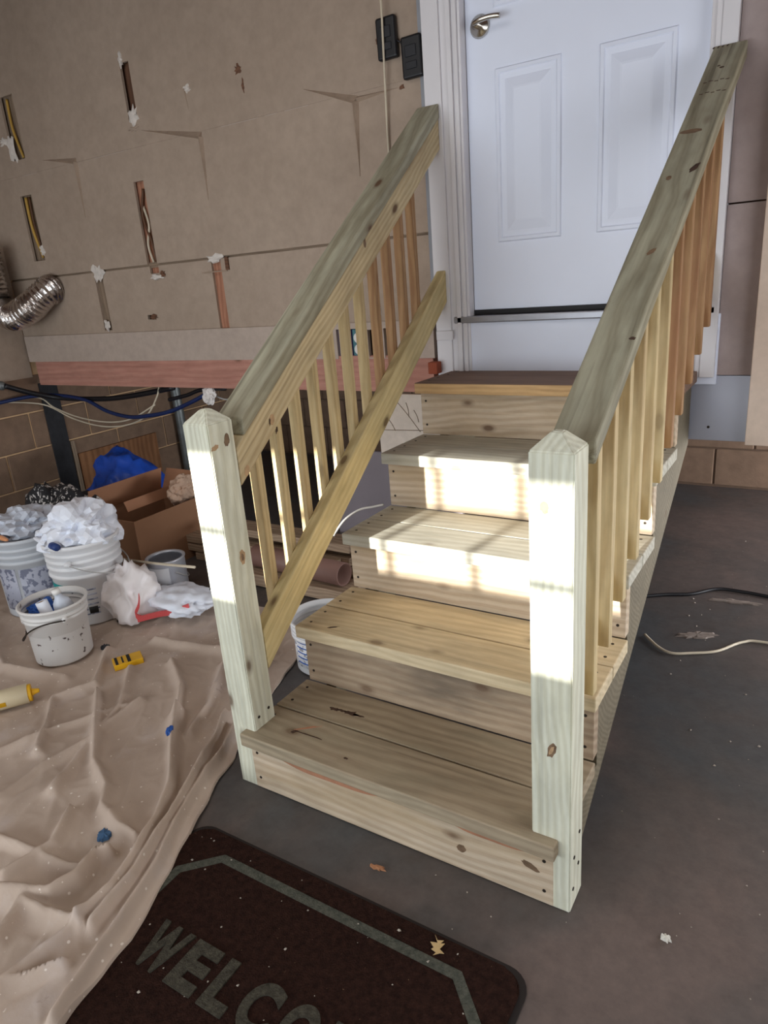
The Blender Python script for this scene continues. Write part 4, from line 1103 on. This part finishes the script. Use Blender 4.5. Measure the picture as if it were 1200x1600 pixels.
o = disc_blob('bottle_cap', (-1.055, .325, zc_(-1.055, .325)), .019, .016, .014, 'darkgrey', 5, amp=.12); tag(o, 'small dark round cap on cloth beside spattered bucket', 'cap')
o = disc_blob('tape_scrap', (-.323, .012, zc_(-.323, .012)), .011, .020, .012, 'bluetape', 6, rot=.5, amp=.16); tag(o, 'bright blue tape scrap on the cloth near left post', 'tape scrap')
o = disc_blob('tape_scrap', (-.192, -.335, zc_(-.192, -.335)), .018, .020, .012, 'bluetape_dull', 7, rot=.2, amp=.2); tag(o, 'dull blue tape scrap on the cloth near the mat', 'tape scrap')
# leaf, chips, crumbs
def leaf(loc, s, mat, lab):
    bm = bmesh.new(); P = [(0, -.5), (.12, -.3), (.40, -.34), (.26, -.06), (.5, .12), (.2, .16), (.22, .46), (.02, .30), (-.12, .55), (-.18, .2), (-.46, .22), (-.26, -.02), (-.40, -.26), (-.12, -.24)]
    P = [((x * .62) * .85 - y * .5, (x * .62) * .5 + y * .85) if (i % 3) else (x * .45, y * .8) for i, (x, y) in enumerate(P)]
    A = [bm.verts.new((x * s, y * s, .002 + .006 * abs(x))) for x, y in P]; B = [bm.verts.new((x * s, y * s, .0032 + .006 * abs(x))) for x, y in P]
    bm.faces.new(A[::-1]); bm.faces.new(B)
    for i in range(len(P)):
        j = (i + 1) % len(P); bm.faces.new((A[i], A[j], B[j], B[i]))
    for v in bm.verts: v.co += Vector(loc)
    o = centred('dry_leaf', bm, mat); tag(o, lab, 'leaf'); return o
leaf((.706, -.212, .012), .05, 'leaf', 'dry tan leaf lying on the border of the mat')
o = disc_blob('wood_chip', (.479, -.088, .0005), .022, .006, .005, 'chip', 8, rot=.1); tag(o, 'thin orange wood chip on floor before first step', 'wood chip')
o = disc_blob('paint_crumb', (1.099, .031, .0005), .010, .008, .008, 'crumb', 9); tag(o, 'largest white crumb on the bare floor right of stair', 'crumb')
o = disc_blob('plaster_smear', (.955, 1.335, .0005), .06, .022, .006, 'smear', 10, rot=.5, pts=30); tag(o, 'pale grey plaster smear beside the near floor cable', 'smear')
o = disc_blob('plaster_smear', (1.035, 1.668, .0005), .085, .014, .006, 'smear', 11, rot=.12, pts=30); tag(o, 'long pale plaster smear beside the far floor cable', 'smear')
def flecks(n, region, seed, z):
    r = random.Random(seed); bm = bmesh.new()
    for i in range(n):
        x, y = region(r); s = .0012 + .0028 * r.random() ** 3; zz = z(x, y)
        vs = [bm.verts.new((x + s * math.cos(a) * (.6 + r.random()), y + s * math.sin(a) * (.6 + r.random()), zz)) for a in (0, 1.3, 2.6, 3.9, 5.1)]
        c = bm.verts.new((x, y, zz + s)); 
        for k in range(5): bm.faces.new((vs[k], vs[(k + 1) % 5], c))
        bm.faces.new(vs[::-1])
    return bm
o = bm_to('debris_flecks', flecks(150, lambda r: (r.uniform(.5, 1.5), r.uniform(-.35, 2.4)), 2, lambda x, y: .0006), 'fleck'); tag(o, 'tiny pale flecks scattered on the bare floor right of stair', 'debris', kind='stuff')
o = bm_to('debris_flecks', flecks(80, lambda r: (r.uniform(.02, .87), r.uniform(-.78, -.2)), 3, lambda x, y: .0123), 'fleck'); tag(o, 'tiny pale flecks scattered over the dark mat', 'debris', kind='stuff')
# cables on the floor at right
o = tube('floor_cable', [(.70, 1.56, .008), (.792, 1.621, .008), (.882, 1.664, .008), (.966, 1.744, .010), (1.058, 1.756, .009), (1.149, 1.75, .008), (1.5, 1.70, .008)], .007, 'cable_blk', None, 8, 8); tag(o, 'dark cable lying on floor under the house, right of stair', 'cable')
o = tube('floor_cable', [(.79, 1.26, .007), (.85, 1.19, .007), (.901, 1.165, .007), (.959, 1.191, .007), (1.033, 1.239, .007), (1.102, 1.337, .007), (1.179, 1.366, .007), (1.5, 1.37, .007)], .0048, 'cable_wht', None, 8, 8); tag(o, 'pale cable lying on floor right of stair, nearer', 'cable')

# ------------------------------------------------------------------ things on the house wall
def opener(loc, rot, lab):
    x, z = loc; e = thing('wall_control', (x, YW, z), lab, 'wall control')
    ca, sa = math.cos(rot), math.sin(rot)
    def pts(hw, hh, y0, y1):
        P = []
        for zz in (-hh, hh):
            for dx, yy in ((-hw, y0), (hw, y0), (hw, y1), (-hw, y1)):
                P.append((x + dx * ca - zz * sa, yy, z + dx * sa + zz * ca))
        return P
    solid('control_case', pts(.040, .066, YW - .026, YW - .001), (0, 0, 1), 'blackplastic', e, .008, 3)
    for k_, (zz, hh) in enumerate(((.018, .018), (-.026, .012))):
        P = []
        for q in (zz - hh, zz + hh):
            for dx, yy in ((-.022, YW - .030), (.022, YW - .030), (.022, YW - .024), (-.022, YW - .024)):
                P.append((x + dx * ca - q * sa, yy, z + dx * sa + q * ca))
        solid('control_button', P, (0, 0, 1), 'darkgrey', e, .003)
    return e
opener((-.196, 2.113), .02, 'black wall control, left of the two by door'); opener((-.098, 2.036), .02, 'black wall control, right of the two by door')
wv_ = tube('white_wire', [(-.205, YW - .034, ZC - .02), (-.20, YW - .034, 2.25), (-.202, YW - .034, 2.10), (-.214, YW - .02, 1.95), (-.222, YW - .012, 1.80), (-.222, YW - .01, 1.62)], .004, 'cable_wht', None, 6, 8); tag(wv_, 'thin white wire hanging down the wall over a black control', 'wire')
wv_ = tube('link_wire', [(-.16, YW - .012, 2.10), (-.15, YW - .02, 2.095), (-.135, YW - .012, 2.085)], .003, 'cable_blk', None, 4, 6); tag(wv_, 'short black wire linking the two wall controls', 'wire')
# foil duct
dp_ = smooth_path([(-2.44, YW - .012, 1.395), (-2.44, 1.31, 1.37), (-2.53, 1.255, 1.30), (-2.66, 1.225, 1.262), (-2.745, 1.22, 1.33), (-2.76, 1.22, 1.45), (-2.76, 1.22, 1.62)], 26)
bm = tube_bm(dp_, .055, 28, lambda i, n: .070 + (.007 if i % 4 < 2 else -.001) + .003 * math.sin(i * 1.7), None, True)
o = centred('foil_duct', bm, 'foil', None, False); tag(o, 'crinkled silver foil duct bending out of the wall', 'duct')
# cables hanging under the joist
C0 = (XL + .03, 1.18, .885)
for nm, pts, r_, m_, lab in (
    ('hanging_cable', [(XL + .055, 1.165, .885), (-2.76, 1.30, .82), (-2.642, 1.42, .771), (-2.279, 1.44, .771), (-1.992, 1.44, .799), (-1.70, 1.45, .842)], .015, 'cable_blk', 'thick black cable hanging under the red joist'),
    ('hanging_cable', [(XL + .02, 1.08, .79), (-2.78, 1.28, .80), (-2.701, 1.41, .789), (-2.429, 1.41, .768), (-2.244, 1.41, .706), (-2.056, 1.41, .679), (-1.892, 1.41, .692), (-1.706, 1.41, .723), (-1.471, 1.41, .80), (-1.40, 1.42, .84)], .011, 'cable_blue', 'dark blue cable sagging lowest under the red joist'),
    ('hanging_cable', [(-1.728, 1.43, .78), (-1.585, 1.43, .807), (-1.475, 1.43, .836), (-1.30, 1.43, .845)], .010, 'cable_blk', 'short black cable under joist near left post'),
    ('hanging_cable', [(XL + .02, 1.12, .80), (-2.82, 1.36, .782), (-2.745, 1.41, .712), (-2.542, 1.42, .659), (-2.279, 1.42, .639), (-2.06, 1.42, .665), (-1.85, 1.43, .75)], .0045, 'cable_wht', 'upper thin pale cable sagging under the red joist'),
    ('hanging_cable', [(XL + .02, 1.16, .79), (-2.80, 1.38, .735), (-2.609, 1.43, .645), (-2.347, 1.43, .609), (-2.112, 1.43, .627), (-1.931, 1.43, .689), (-1.825, 1.43, .79), (-1.80, 1.44, .85)], .0045, 'cable_wht', 'lower thin pale cable sagging under the red joist'),
    ('hanging_cable', [(-1.42, 1.44, .82), (-1.33, 1.44, .79), (-1.22, 1.44, .80), (-1.12, 1.44, .845)], .004, 'cable_grey', 'thin grey cable loop under joist behind left handrail')):
    o = tube(nm, pts, r_, m_, None, 7, 8); tag(o, lab, 'cable')
o = crumple('foam_clump', (-1.395, 1.405, .815), (.035, .025, .045), 'white_clump', 25, None, sub=4, amp=.4); tag(o, 'white foam clump holding cables under the joist', 'foam')
